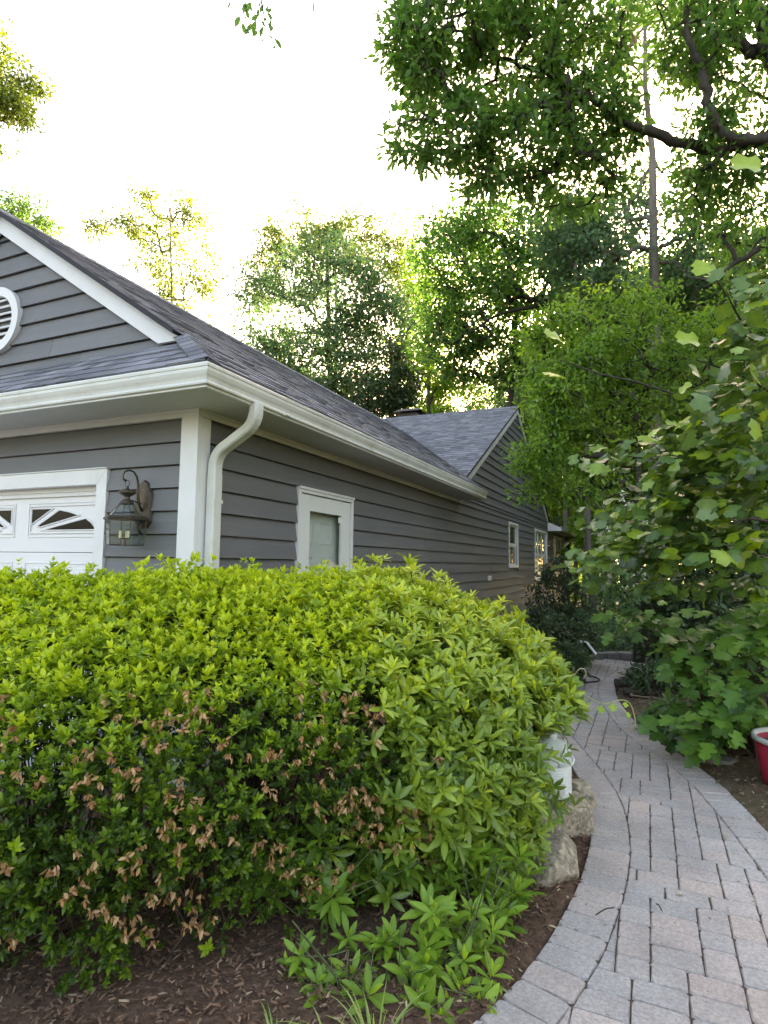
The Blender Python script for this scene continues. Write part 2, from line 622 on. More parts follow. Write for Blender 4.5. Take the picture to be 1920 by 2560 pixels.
def leaf_parts(parent, name, key, tpl, mat, pos, axis, nrm, size, tint):
    axis = norm(axis)
    side = norm(np.cross(axis, nrm))
    nn = np.cross(side, axis)
    for i in range(len(pos)):
        s = float(size[i])
        mw = Matrix(((side[i][0] * s, axis[i][0] * s, nn[i][0] * s, pos[i][0]), (side[i][1] * s, axis[i][1] * s, nn[i][1] * s, pos[i][1]),
                     (side[i][2] * s, axis[i][2] * s, nn[i][2] * s, pos[i][2]), (0, 0, 0, 1)))
        link_mesh(name, leaf_part_mesh(key, tpl, mat, float(tint[i])), parent, mw)


def split_leaves(parent, name, key, tpl, mat, pos, axis, nrm, size, tint, nparts, stuffname):
    """the leaves that show largest become parts, the rest one joined part"""
    x, y, z = PX(pos)
    vis = (x > 0) & (x < 1920) & (y > 0) & (y < 2560) & (z > 0)
    score = np.where(vis, size / np.maximum(z, .1), 0)
    # leaves nearer the viewer than their neighbours count for more
    score = score * (1 + 0.6 * (np.max(z) - z) / (np.ptp(z) + 1e-6))
    idx = np.argsort(-score)
    a, b = idx[:nparts], idx[nparts:]
    leaf_parts(parent, name, key, tpl, mat, pos[a], axis[a], nrm[a], size[a], tint[a])
    if len(b):
        leaf_object(stuffname, [leaf_arrays(pos[b], axis[b], nrm[b], size[b], tint[b], tpl)], mat, parent)


def whorls(tips, dirs, k, size, tint, spread=(0.75, 1.25), sizevar=0.25, tintvar=0.12, young=0.0):
    """k leaves round every twig tip; returns pos, axis, nrm, size, tint"""
    n = len(tips)
    dirs = norm(dirs)
    ref = np.where(np.abs(dirs[:, 2:3]) < 0.9, UP, np.array([1.0, 0, 0]))
    a = norm(np.cross(dirs, ref))
    b = np.cross(dirs, a)
    ph0 = rng.uniform(0, 6.28, n)
    out = [[], [], [], [], []]
    for j in range(k):
        ph = ph0 + 6.283 * j / k + rng.normal(0, .22, n)
        el = rng.uniform(*spread, n)
        rad = np.cos(ph)[:, None] * a + np.sin(ph)[:, None] * b
        ax = dirs * np.cos(el)[:, None] + rad * np.sin(el)[:, None]
        nm = dirs * np.sin(el)[:, None] - rad * np.cos(el)[:, None] + rng.normal(0, .15, (n, 3))
        out[0].append(tips + dirs * rng.uniform(-.25, 0.05, n)[:, None] * np.broadcast_to(size, (n,))[:, None])
        out[1].append(ax)
        out[2].append(nm)
        out[3].append(np.broadcast_to(size, (n,)) * rng.uniform(1 - sizevar, 1 + sizevar, n))
        out[4].append(np.clip(np.broadcast_to(tint, (n,)) + rng.normal(0, tintvar, n), 0, 1))
    if young:
        for j in range(2):
            el = rng.uniform(.1, .45, n)
            ph = rng.uniform(0, 6.28, n)
            rad = np.cos(ph)[:, None] * a + np.sin(ph)[:, None] * b
            out[0].append(tips)
            out[1].append(dirs * np.cos(el)[:, None] + rad * np.sin(el)[:, None])
            out[2].append(-rad + dirs * .3)
            out[3].append(np.broadcast_to(size, (n,)) * rng.uniform(.45, .75, n))
            out[4].append(np.clip(np.broadcast_to(tint, (n,)) + young + rng.normal(0, .08, n), 0, 1))
    return [np.concatenate(q) for q in out]


GZ = -0.10   # level of the ground and the path; the garage floor is 0

# ------------------------------------------------------------------ ground
g = MB()
NG = 60
xs = np.concatenate([np.linspace(-900, -30, 8), np.linspace(-25, 30, 45), np.linspace(40, 900, 8)])
ys = np.concatenate([np.linspace(-700, -12, 6), np.linspace(-10, 45, 45), np.linspace(55, 1500, 10)])
gv = []
for yy in ys:
    for xx in xs:
        far = max(0.0, yy - 14, abs(xx) - 14)
        gv.append((xx, yy, GZ - 0.035 + (0.06 * math.sin(xx * .35) * math.cos(yy * .31) * min(1, far / 10))))
nx = len(xs)
gf = [(j * nx + i, j * nx + i + 1, (j + 1) * nx + i + 1, (j + 1) * nx + i) for j in range(len(ys) - 1) for i in range(nx - 1)]
g.add(gv, gf)
tag(g.build('ground', 'ground', smooth=True), 'brown leaf littered woodland ground around the house', kind='structure')

d = MB()
d.add([(-9, -14, GZ - .05), (-1.65, -14, GZ - .05), (-1.65, -.5, GZ - .05), (-.5, -.5, GZ - .05), (-.5, -.02, GZ - .05), (-9, -.02, GZ - .05), (-9, -14, GZ + .03), (-1.65, -14, GZ + .03), (-1.65, -.5, GZ + .03), (-.5, -.5, GZ + .03), (-.5, -.02, GZ + .03), (-9, -.02, GZ + .03)], [(6, 7, 8, 11), (8, 9, 10, 11), (0, 1, 7, 6), (1, 2, 8, 7), (2, 3, 9, 8), (3, 4, 10, 9), (4, 5, 11, 10), (5, 0, 6, 11)])
tag(d.build('driveway', 'concrete'), 'pale concrete driveway in front of the garage door', kind='structure')

# ------------------------------------------------------------------ path
RB = np.array([(4.6, -4.2), (4.35, -2.5), (4.15, -1.2), (4.0, -.2), (3.80, 1.0), (3.60, 1.92), (3.34, 2.6), (3.09, 3.02), (2.95, 3.6), (2.75, 4.55), (2.66, 5.3), (2.75, 6.3), (2.84, 6.8), (3.05, 7.5), (3.12, 8.1)])
LB = np.array([(1.2, -4.2), (1.75, -2.9), (2.25, -1.85), (2.57, -1.2), (2.66, -.9), (2.72, -.5), (2.77, -.1), (2.79, .3), (2.76, .8), (2.68, 1.3), (2.46, 1.9), (2.05, 3.0), (1.75, 4.3), (1.62, 5.5), (1.60, 6.6), (1.75, 7.4), (1.85, 8.1)])


def smooth_curve(pts, n=400):
    t = np.concatenate([[0], np.cumsum(np.linalg.norm(np.diff(pts, axis=0), axis=1))])
    u = np.linspace(0, t[-1], n)
    # Catmull-Rom through the points by local cubic interpolation, then light smoothing
    x = np.interp(u, t, pts[:, 0])
    y = np.interp(u, t, pts[:, 1])
    k = np.ones(25) / 25
    for _ in range(2):
        xp = np.pad(x, 12, mode='reflect', reflect_type='odd')
        yp = np.pad(y, 12, mode='reflect', reflect_type='odd')
        x, y = np.convolve(xp, k, 'valid'), np.convolve(yp, k, 'valid')
    return np.column_stack([x, y])


RBs, LBs = smooth_curve(RB), smooth_curve(LB)


def offset_curve(c, d):
    t = norm(np.gradient(c, axis=0))
    return c + d * np.column_stack([t[:, 1], -t[:, 0]])


SOLD = 0.225
RIs, LIs = offset_curve(RBs, -SOLD), offset_curve(LBs, SOLD)
path_root = MB()
n = 120
ring = np.vstack([LBs[::4], RBs[::-4]])
path_root.add([(a, b, GZ - .011) for a, b in ring], [tuple(range(len(ring) - 1, -1, -1))])
path = path_root.build('path', 'sand')
path.data.flip_normals()
tag(path, 'curving grey and pink brick paver path beside the hedge', kind='structure')


def clip_poly(poly, a, b):
    """keep the part of poly to the left of the line a->b"""
    out = []
    nx_, ny_ = -(b[1] - a[1]), b[0] - a[0]
    s = [(q[0] - a[0]) * nx_ + (q[1] - a[1]) * ny_ for q in poly]
    for i in range(len(poly)):
        j = (i + 1) % len(poly)
        if s[i] >= 0:
            out.append(poly[i])
        if (s[i] >= 0) != (s[j] >= 0):
            t = s[i] / (s[i] - s[j])
            out.append((poly[i][0] + t * (poly[j][0] - poly[i][0]), poly[i][1] + t * (poly[j][1] - poly[i][1])))
    return out


def poly_area(q):
    return .5 * sum(q[i][0] * q[(i + 1) % len(q)][1] - q[(i + 1) % len(q)][0] * q[i][1] for i in range(len(q)))


def inset(poly, d):
    c = np.mean(poly, axis=0)
    out = []
    nq = len(poly)
    for i in range(nq):
        p0, p1, p2 = (np.array(poly[(i + k) % nq]) for k in (-1, 0, 1))
        e1 = (p1 - p0) / (np.linalg.norm(p1 - p0) + 1e-9)
        e2 = (p2 - p1) / (np.linalg.norm(p2 - p1) + 1e-9)
        n1 = np.array([-e1[1], e1[0]])
        n2 = np.array([-e2[1], e2[0]])
        b = n1 + n2
        b = b / max(0.35, (b @ b) / 2 + 1e-9) * 1.0
        q = p1 + b * d * .5 * 2 / 2
        if (q - c) @ (p1 - c) < 0:
            q = c
        out.append(tuple(q))
    return out


def clean(poly, eps=.006):
    out = []
    for q in poly:
        if not out or math.hypot(q[0] - out[-1][0], q[1] - out[-1][1]) > eps:
            out.append(q)
    if len(out) > 2 and math.hypot(out[0][0] - out[-1][0], out[0][1] - out[-1][1]) < eps:
        out.pop()
    return out


def tile_field(w, h, seed):
    """cover a w x h grid with 3x2, 2x3 and 2x2 pavers by depth-first search"""
    rr = random.Random(seed)
    grid = np.zeros((h, w), bool)
    placed = []

    def first(start):
        for k in range(start, w * h):
            if not grid[k // w, k % w]:
                return k
        return None
    shapes = [(3, 2), (3, 2), (2, 3), (2, 3), (2, 2)]
    stack = []
    pos = 0
    steps = 0
    opts = None
    while True:
        k = first(pos)
        if k is None:
            return placed
        if opts is None:
            opts = shapes[:]
            rr.shuffle(opts)
        y, x = k // w, k % w
        done = False
        while opts:
            sw, sh = opts.pop()
            if x + sw > w or y + sh > h + 2:
                continue
            if grid[y:min(h, y + sh), x:x + sw].any():
                continue
            # no single-cell gap left on this row
            e = x + sw
            if e < w and not grid[y, e]:
                run = 0
                while e + run < w and not grid[y, e + run]:
                    run += 1
                if run == 1:
                    continue
            grid[y:min(h, y + sh), x:x + sw] = True
            stack.append((k, (x, y, sw, sh), opts))
            placed.append((x, y, sw, sh))
            pos = k
            opts = None
            done = True
            break
        if not done:
            steps += 1
            if not stack or steps > 60000:
                return placed
            k, (x, y, sw, sh), opts = stack.pop()
            placed.pop()
            grid[y:min(h, y + sh), x:x + sw] = False
            pos = k


UNIT = 0.068
FX0, FY0 = 1.2, -2.4
field = []
for band in range(9):
    field += [(x, y + band * 18, a, b) for x, y, a, b in tile_field(44, 18, 3 + band)]
pavers = []


def curve_x(c, y):
    return np.interp(y, c[:, 1], c[:, 0])


for x, y, w, h in field:
    x0, y0 = FX0 + x * UNIT, FY0 + y * UNIT
    x1, y1 = x0 + w * UNIT, y0 + h * UNIT
    if y1 > 8.0:
        continue
    a0, a1 = curve_x(LIs, y0), curve_x(LIs, y1)
    b0, b1 = curve_x(RIs, y0), curve_x(RIs, y1)
    poly = [(x0, y0), (x1, y0), (x1, y1), (x0, y1)]
    poly = clip_poly(poly, (a1 + .004, y1), (a0 + .004, y0)) if False else clip_poly(poly, (a1, y1), (a0, y0))
    if len(poly) > 2:
        poly = clip_poly(poly, (b0, y0), (b1, y1))
    poly = clean(poly)
    if len(poly) > 2 and poly_area(poly) > .0009:
        pavers.append(poly)
for c, sgn in ((LBs, 1), (RBs, -1)):
    seg = np.concatenate([[0], np.cumsum(np.linalg.norm(np.diff(c, axis=0), axis=1))])
    ci = offset_curve(c, sgn * SOLD)
    s = 0.3
    while s + .15 < seg[-1]:
        w = .148 + random.uniform(-.004, .004)
        q = [(np.interp(t, seg, cc[:, 0]), np.interp(t, seg, cc[:, 1])) for t, cc in ((s, c), (s, ci), (s + w, ci), (s + w, c))]
        if poly_area(q) < 0:
            q = q[::-1]
        if q[0][1] > -2.6 and q[0][1] < 8:
            pavers.append(clean(q))
        s += w


def paver_geo(mb, poly):
    zt = GZ + rng.normal(0, .0016)
    tx, ty = rng.normal(0, .006, 2)
    cx, cyy = np.mean(poly, axis=0)
    zz = lambda q, o: zt + tx * (q[0] - cx) + ty * (q[1] - cyy) + o
    rot = rng.normal(0, .012)
    c0, s0 = math.cos(rot), math.sin(rot)
    poly = [(cx + c0 * (q[0] - cx) - s0 * (q[1] - cyy), cyy + s0 * (q[0] - cx) + c0 * (q[1] - cyy)) for q in poly]
    p0 = inset(poly, .0042)
    p1 = inset(poly, .0130)
    rough_ = []
    for ring_ in (p0, p1):
        out_ = []
        for i in range(len(ring_)):
            a_, b_ = ring_[i], ring_[(i + 1) % len(ring_)]
            ln = math.hypot(b_[0] - a_[0], b_[1] - a_[1])
            dx, dy = ((a_[0] - b_[0]) * .08, (a_[1] - b_[1]) * .08)
            out_ += [(a_[0] - dx + rng.normal(0, .0012), a_[1] - dy + rng.normal(0, .0012)), ((a_[0] + b_[0]) / 2 + rng.normal(0, .0016), (a_[1] + b_[1]) / 2 + rng.normal(0, .0016)), (b_[0] + dx + rng.normal(0, .0012), b_[1] + dy + rng.normal(0, .0012))]
        rough_.append(out_)
    p0, p1 = rough_
    nq = len(p0)
    v = [(q[0], q[1], GZ - .05) for q in p0] + [(q[0], q[1], zz(q, -.010)) for q in p0] + [(q[0], q[1], zz(q, 0)) for q in p1]
    f = [(i, (i + 1) % nq, nq + (i + 1) % nq, nq + i) for i in range(nq)] + [(nq + i, nq + (i + 1) % nq, 2 * nq + (i + 1) % nq, 2 * nq + i) for i in range(nq)] + [tuple(range(2 * nq, 3 * nq))]
    t = rng.choice([rng.uniform(.12, .38), rng.uniform(.3, .65), rng.uniform(.6, .9)], p=[.35, .45, .20])
    mb.add(v, f, float(t))


def vis_score(c, size):
    x, y, z = PX(np.array([c]))
    if z[0] <= 0 or not (-30 < x[0] < 1950 and -30 < y[0] < 2590):
        return 0.0
    return size / z[0]


order = sorted(range(len(pavers)), key=lambda i: -vis_score((*np.mean(pavers[i], axis=0), GZ), 1))
rest = MB()
for r_, i in enumerate(order):
    if r_ < 300:
        m_ = MB()
        paver_geo(m_, pavers[i])
        m_.build('paver', 'paver', path)
    else:
        paver_geo(rest, pavers[i])
rest.build('distant_pavers', 'paver', path)['kind'] = 'stuff'

# ------------------------------------------------------------------ the house
house = thing('house', 'grey lap sided house with attached garage, white trim and dark shingle roof', 'house', (-2.5, 8, GZ))
E_ = 0.178
Z0 = 1.5746


def courses(zlo, zhi):
    k0 = math.floor((zlo - Z0) / E_)
    k1 = math.ceil((zhi - Z0) / E_)
    return [(Z0 + k * E_, Z0 + (k + 1) * E_) for k in range(k0, k1)]


def siding(wall_part, plane, zlo, zhi, lim, openings, off=0.0, mat='siding'):
    """one board per course, cut round the openings; lim(z)->(a0,a1) along the wall"""
    for z0, z1 in courses(zlo, zhi):
        za, zb = max(z0, zlo), min(z1, zhi)
        if zb - za < .02:
            continue
        A, B = lim(za), lim(zb)
        segs = [[A[0], A[1], B[0], B[1]]]
        for o0, o1, oz0, oz1 in openings:
            if za < oz1 - .02 and zb > oz0 + .02:
                new = []
                for s in segs:
                    if o1 <= s[0] or o0 >= s[1]:
                        new.append(s)
                        continue
                    if s[0] < o0 - .01:
                        new.append([s[0], o0, s[2], o0])
                    if s[1] > o1 + .01:
                        new.append([o1, s[1], o1, s[3]])
                segs = new
        fin = []
        for s in segs:
            while s[1] - s[0] > 4.2:
                m_ = s[0] + random.uniform(2.2, 3.66)
                fin.append([s[0], m_ - .0015, s[2], m_ - .0015])
                s = [m_ + .0015, s[1], m_ + .0015, s[3]]
            fin.append(s)
        for a0, a1, b0, b1 in fin:
            jit = random.uniform(-.0012, .0012)
            ob, ot, ib, it = .036 + jit, .010 + jit, .018 + jit, -.006 + jit
            zt = zb - .009
            if b1 - b0 < .01:
                b0 = b1 = (a0 + a1) / 2 if b1 - b0 < 0 else b0
                b1 = b0 + .01
            q = [(a0, ib, za), (a1, ib, za), (a1, ob, za), (a0, ob, za), (b0, it, zt), (b1, it, zt), (b1, ot, zt), (b0, ot, zt)]
            if plane == 'x':
                p_ = [(off + o, a, z) for a, o, z in q]
            else:
                p_ = [(a, off - o, z) for a, o, z in q]
            m_ = MB()
            m_.hexa(p_, random.random())
            me = m_.mesh('siding_board', mat)
            import bmesh as _bm
            bmm = _bm.new()
            bmm.from_mesh(me)
            _bm.ops.recalc_face_normals(bmm, faces=bmm.faces)
            bmm.to_mesh(me)
            bmm.free()
            link_mesh('siding_board', me, wall_part)


# wall shells with openings (thin solid backing behind the boards)
def wall_shell(name, plane, a0, a1, z0, z1, openings, thick=.12, off=0.0):
    mb = MB()
    cuts = sorted({a0, a1, *[o[0] for o in openings], *[o[1] for o in openings]})
    for i in range(len(cuts) - 1):
        u0, u1 = cuts[i], cuts[i + 1]
        zs = [(z0, z1)]
        for o in openings:
            if o[0] <= u0 + 1e-6 and o[1] >= u1 - 1e-6:
                zs = [q for s in zs for q in ((s[0], min(s[1], o[2])), (max(s[0], o[3]), s[1])) if q[1] - q[0] > .001]
        for s in zs:
            if plane == 'x':
                mb.box((off - thick, u0, s[0]), (off - .009, u1, s[1]))
            else:
                mb.box((u0, off + .009, s[0]), (u1, off + thick, s[1]))
    return mb.build(name, 'interior', house)


DOOR = (1.40, 2.572, GZ, 2.287)
WIN1 = (10.97, 12.07, 1.475, 2.60)
WIN3 = (14.58, 16.9, 1.06, 2.64)
WIN4 = (18.45, 20.58, 1.2, 2.61)
side_open = [DOOR, WIN1, WIN3, WIN4]
side_wall = wall_shell('side_wall', 'x', 0.0, 21.2, GZ - .05, 2.70, side_open)
siding(side_wall, 'x', GZ + .04, 2.75, lambda z: (.10, 21.2), side_open)

GDO = (-4.0, -.886, GZ, 2.292)
front_wall = wall_shell('front_wall', 'y', -5.0, -.01, GZ - .05, 2.70, [GDO])
siding(front_wall, 'y', GZ + .04, 2.645, lambda z: (-4.88, -.126), [GDO], mat='siding_front')

# side gable of the main house, flush with the side wall
AY, AZ, GS = 12.02, 5.62, 0.515
gw = MB()
yl = lambda z: AY - (AZ - z) / GS
yr = lambda z: AY + (AZ - z) / GS
gw.prism([(-.12, yl(2.7), 2.701), (-.12, yr(2.7), 2.701), (-.12, AY, AZ)], [(-.009, yl(2.7), 2.701), (-.009, yr(2.7), 2.701), (-.009, AY, AZ)])
gable_wall = gw.build('gable_wall', 'interior', house)
siding(gable_wall, 'x', 2.7526, 5.56, lambda z: (max(6.9, yl(z)), min(17.05, yr(z))), [])

# front gable above the garage door
GY = 0.05
RS = 0.667           # garage roof slope
RX, RZ = -2.5, 4.84  # garage ridge
fgw = MB()
fx0, fx1 = lambda z: RX - (RZ - .03 - z) / RS, lambda z: RX + (RZ - .03 - z) / RS
fgw.prism([(fx0(3.2), GY + .009, 3.2), (fx1(3.2), GY + .009, 3.2), (RX, GY + .009, RZ - .03)], [(fx0(3.2), GY + .1, 3.2), (fx1(3.2), GY + .1, 3.2), (RX, GY + .1, RZ - .03)])
fgable = fgw.build('front_gable_wall', 'interior', house)
siding(fgable, 'y', 3.22, 4.70, lambda z: (fx0(z) + .05, fx1(z) - .05), [], off=GY, mat='siding_front')

# hidden sides, floor
sh = MB()
sh.box((-5.0, .12, GZ - .05), (-4.88, 7.0, 2.70))
sh.box((-9.6, 6.95, GZ - .05), (-9.5, 17.1, 2.70))
sh.box((-9.6, 6.9, GZ - .05), (-5.0, 7.0, 2.70))
sh.box((-9.6, 17.0, GZ - .05), (-.13, 17.1, 2.69))
sh.box((-5.0, 21.1, GZ - .05), (-.13, 21.2, 2.69))
sh.box((-5.0, 17.1, GZ - .05), (-4.9, 21.1, 2.69))
sh.build('rear_wall', 'siding', house)
fl = MB()
fl.box((-9.5, .12, GZ - .04), (-.12, 21.1, -.02))
fl.build('floor_slab', 'interior', house)

# ---- trim
ct = MB()
ct.box((-.126, -.040, GZ), (.039, -.002, 2.645))
ct.box((.001, -.0015, GZ), (.0395, .105, 2.645))
ct.build('corner_trim', 'trim_white', house, bevel=.003)
fz = MB()
fz.box((-5.0, -.043, 2.645), (.0425, -.003, 2.699))
fz.box((-5.0, -.060, 2.678), (.0595, -.0435, 2.6995))
fz.box((.004, -.002, 2.646), (.0435, 6.9, 2.6995))
fz.box((.044, -.0425, 2.679), (.060, 6.9, 2.699))
fz.build('frieze_board', 'trim_white', house)
sf = MB()
sf.box((-5.5, -.47, 2.70), (.47, -.0, 2.712))
sf.box((0.0, .001, 2.7005), (.47, 6.86, 2.712))
sf.build('soffit', 'soffit', house)
fa = MB()
fa.box((-5.5, -.492, 2.694), (.492, -.471, 2.83))
fa.box((.4712, -.4705, 2.694), (.492, 6.84, 2.83))
fa.box((.02, 6.861, 2.694), (.4915, 6.88, 2.90))
fa.build('fascia', 'trim_white', house)
# far wing eave
we = MB()
we.box((.03, 17.1, 2.70), (.46, 21.5, 2.712))
we.build('soffit', 'soffit', house)
we = MB()
we.box((.461, 17.06, 2.694), (.482, 21.5, 2.86))
we.prism([(.03, 17.05, 2.694), (.46, 17.05, 2.694), (.46, 17.05, 2.80), (.03, 17.05, 3.0)], [(.03, 17.075, 2.694), (.46, 17.075, 2.694), (.46, 17.075, 2.80), (.03, 17.075, 3.0)])
we.build('fascia', 'trim_white', house)

# ---- gutters (K profile swept round the corner)
KP = [(.0, 2.714), (.028, 2.708), (.040, 2.712), (.043, 2.722), (.038, 2.728), (.036, 2.738), (.041, 2.756), (.052, 2.776), (.060, 2.797), (.0605, 2.818), (.066, 2.822), (.068, 2.838), (.064, 2.845), (.054, 2.845),
      (.054, 2.838), (.056, 2.83), (.053, 2.80), (.045, 2.78), (.034, 2.758), (.030, 2.735), (.024, 2.718), (.0, 2.722)]


def gutter(path_fn, name='gutter'):
    mb = MB()
    rings = [[path_fn(i, o, z) for o, z in KP] for i in range(path_fn(None, 0, 0))]
    n_ = len(KP)
    v = [q for r_ in rings for q in r_]
    f = []
    for i in range(len(rings) - 1):
        for k in range(n_):
            k2 = (k + 1) % n_
            f.append((i * n_ + k, (i + 1) * n_ + k, (i + 1) * n_ + k2, i * n_ + k2))
    f.append(tuple(range(n_)))
    f.append(tuple((len(rings) - 1) * n_ + k for k in range(n_ - 1, -1, -1)))
    mb.add(v, f)
    return mb.build(name, 'gutter_white', house)


def main_gutter(i, o, z):
    if i is None:
        return 3
    e = .493 - .02 + o
    return [(-5.5, -e, z), (e, -e, z), (e, 6.86, z)][i]


gut = gutter(main_gutter)
mt = MB()   # mitre strip and seams
mt.box((.5605, -.5615, 2.722), (.5625, -.50, 2.84)) if False else None
for yj in (0.40, 3.6):
    mt.box((.470, yj, 2.7065), (.5435, yj + .05, 2.7125))
mt.box((.470, .40, 2.845), (.5415, .72, 2.8475))
mt.build('gutter_seam', 'gutter_white', gut)
gutter(lambda i, o, z: 2 if i is None else [(.484 + o, 17.06, z), (.484 + o, 21.5, z)][i])

# ---- downspout (rectangular, S elbow)
def rect_sweep(mb, pts, w, dd, side):
    pts = [np.array(q, float) for q in pts]
    rings = []
    side = np.array(side, float)
    for i in range(len(pts)):
        t = pts[min(i + 1, len(pts) - 1)] - pts[max(i - 1, 0)]
        t /= np.linalg.norm(t)
        nrm_ = np.cross(side, t)
        c = .012
        prof = [(-w / 2 + c, -dd / 2), (w / 2 - c, -dd / 2), (w / 2, -dd / 2 + c), (w / 2, dd / 2 - c), (w / 2 - c, dd / 2), (-w / 2 + c, dd / 2), (-w / 2, dd / 2 - c), (-w / 2, -dd / 2 + c)]
        rings.append([pts[i] + side * a + nrm_ * b for a, b in prof])
    v = [q for r_ in rings for q in r_]
    f = []
    for i in range(len(rings) - 1):
        for k in range(8):
            k2 = (k + 1) % 8
            f.append((i * 8 + k, (i + 1) * 8 + k, (i + 1) * 8 + k2, i * 8 + k2))
    f.append(tuple(range(7, -1, -1)))
    f.append(tuple((len(rings) - 1) * 8 + k for k in range(8)))
    mb.add(v, f)


def elbow(p0, p1, p2, n_=6, r_=.35):
    p0, p1, p2 = (np.array(q, float) for q in (p0, p1, p2))
    a = p1 + (p0 - p1) / np.linalg.norm(p0 - p1) * r_
    b = p1 + (p2 - p1) / np.linalg.norm(p2 - p1) * r_
    return [(1 - t) ** 2 * a + 2 * t * (1 - t) * p1 + t * t * b for t in np.linspace(0, 1, n_)]


dsA, dsB, dsC, dsD = (.497, .055, 2.72), (.497, .055, 2.565), (.088, .112, 2.37), (.088, .112, .05)
dp = MB()
rect_sweep(dp, [dsA] + elbow(dsA, dsB, dsC, 7, .11) + elbow(dsB, dsC, dsD, 7, .11) + [(.088, .112, 2.2)], .098, .074, (0, 1, 0))
dspout = dp.build('downspout', 'gutter_white', house)
dl = MB()
rect_sweep(dl, [(.088, .112, 2.215), (.088, .112, .05)], .103, .079, (0, 1, 0))
dl.build('lower_pipe', 'gutter_white', dspout)
cr = MB()
for s_, pa, pb in ((0, dsA, dsB), (1, dsB, dsC)):
    pass
for q in elbow(dsA, dsB, dsC, 9, .10)[1:-1] + elbow(dsB, dsC, dsD, 9, .10)[1:-1]:
    cr.box((q[0] - .030, q[1] + .0485, q[2] - .003), (q[0] + .030, q[1] + .0505, q[2] + .003))
    cr.box((q[0] - .030, q[1] - .0505, q[2] - .003), (q[0] + .030, q[1] - .0485, q[2] + .003))
cr.build('crimp', 'gutter_white', dspout)
for zz in (.95, 1.99):
    MB().box((.1285, .058, zz), (.1305, .166, zz + .028)).build('strap', 'gutter_white', dspout)
d2 = MB()
rect_sweep(d2, [(.5, 21.3, 2.72), (.5, 21.3, 2.6), (.10, 21.25, 2.45), (.08, 21.25, 2.35), (.08, 21.25, 0)], .09, .07, (0, 1, 0))
d2.build('downspout', 'gutter_white', house)

# ---- roof decks
def slab(mb, pts, th):
    pts = [np.array(q, float) for q in pts]
    nrm_ = np.cross(pts[1] - pts[0], pts[2] - pts[0])
    nrm_ /= np.linalg.norm(nrm_)
    if nrm_[2] < 0:
        pts = pts[::-1]
        nrm_ = -nrm_
    mb.prism([q - nrm_ * th for q in pts], pts)


OX = .515                     # eave edge of the shingles
EZ = 2.858                    # height of the deck top at the eave
deck = MB()
FY = -.10                     # front edge of the gable roof
HX = OX - (3.28 - EZ) / RS    # top of the hip in x
VY0 = 6.86
# side slope of the garage: eave, valley with the house slope, ridge, gable front, hip
zr = RZ + .03
yv = AY + .0 - (AZ + .07 - zr) / GS


def zside(x):
    return EZ + (OX - x) * RS


deck_main = [(OX, -OX, EZ), (OX, VY0, EZ), (OX - .2, 7.0, zside(OX - .2)), (RX, yv + .05, zside(RX)), (RX, FY, zside(RX)), (-.19, FY, zside(-.19)), (-.16, -.02, zside(-.16))]
slab(deck, deck_main, .02)
LX = 2 * RX - OX
slab(deck, [(LX, -OX, EZ), (LX, 8.0, EZ), (RX, yv + .05, zside(RX)), (RX, FY, zside(RX)), (2 * RX + .19, FY, zside(-.19)), (2 * RX + .16, -.02, zside(-.16))], .02)
slab(deck, [(LX, -OX, EZ), (OX, -OX, EZ), (-.16, GY - .02, EZ + (GY - .02 + OX) * .76), (2 * RX + .16, GY - .02, EZ + (GY - .02 + OX) * .76)], .02)
# main house: near slope, far slope
HZ = AZ + .075
OXH = .075
zh = lambda y: HZ - abs(AY - y) * GS
slab(deck, [(-9.9, 6.45, zh(6.45)), (OXH, 6.9, zh(6.9)), (OXH, AY, HZ), (-9.9, AY, HZ)], .02)
slab(deck, [(-9.9, 17.6, zh(17.6)), (OXH, 17.3, zh(17.3)), (OXH, AY, HZ), (-9.9, AY, HZ)], .02)
# far wing
slab(deck, [(.53, 17.04, 2.86), (.53, 21.6, 2.86), (-2.6, 21.6, 4.4), (-2.6, 15.0, 4.4), (.02, 17.04, 3.11)], .02)
slab(deck, [(-5.6, 17.04, 2.86), (-5.6, 21.6, 2.86), (-2.6, 21.6, 4.4), (-2.6, 15.0, 4.4)], .02)
roof = deck.build('roof', 'rake_edge', house)

# ---- shingles: every tab its own piece
EXPO = 0.14
tabs = []


def shingle_plane(org, ud, vd, lim, vmax, lift=.004):
    org, ud, vd = (np.array(q, float) for q in (org, ud, vd))
    ud /= np.linalg.norm(ud)
    vd /= np.linalg.norm(vd)
    nn = np.cross(ud, vd)
    if nn[2] < 0:
        nn = -nn
    k = 0
    v = 0.0
    while v < vmax:
        v1 = min(v + EXPO + .03, vmax)
        l0, l1 = lim(v), lim(v1)
        lo = min(l0[0], l1[0])
        hi = max(l0[1], l1[1])
        u = lo - random.uniform(0, .2)
        while u < hi:
            w = random.choice([.10, .14, .18, .24, .30])
            a0, a1 = max(u, l0[0]), min(u + w - .002, l0[1])
            b0, b1 = max(u, l1[0]), min(u + w - .002, l1[1])
            u += w
            if a1 - a0 < .015 and b1 - b0 < .015:
                continue
            a1, b1 = max(a1, a0 + .004), max(b1, b0 + .004)
            th = random.choice([.007, .007, .013])
            dv = random.uniform(-.006, .004)
            pt = lambda uu, vv, hh: org + ud * uu + vd * vv + nn * (lift + hh)
            ring = [pt(a0, v + dv, .0), pt(a1, v + dv, .0), pt(b1, v1, .0), pt(b0, v1, .0), pt(a0, v + dv, th + .004), pt(a1, v + dv, th + .004), pt(b1, v1, .003), pt(b0, v1, .003)]
            tabs.append((ring, random.betavariate(2, 2) * .8 + (.2 if th > .01 else 0)))
        v += EXPO
        k += 1


SLN = math.hypot(1, RS)
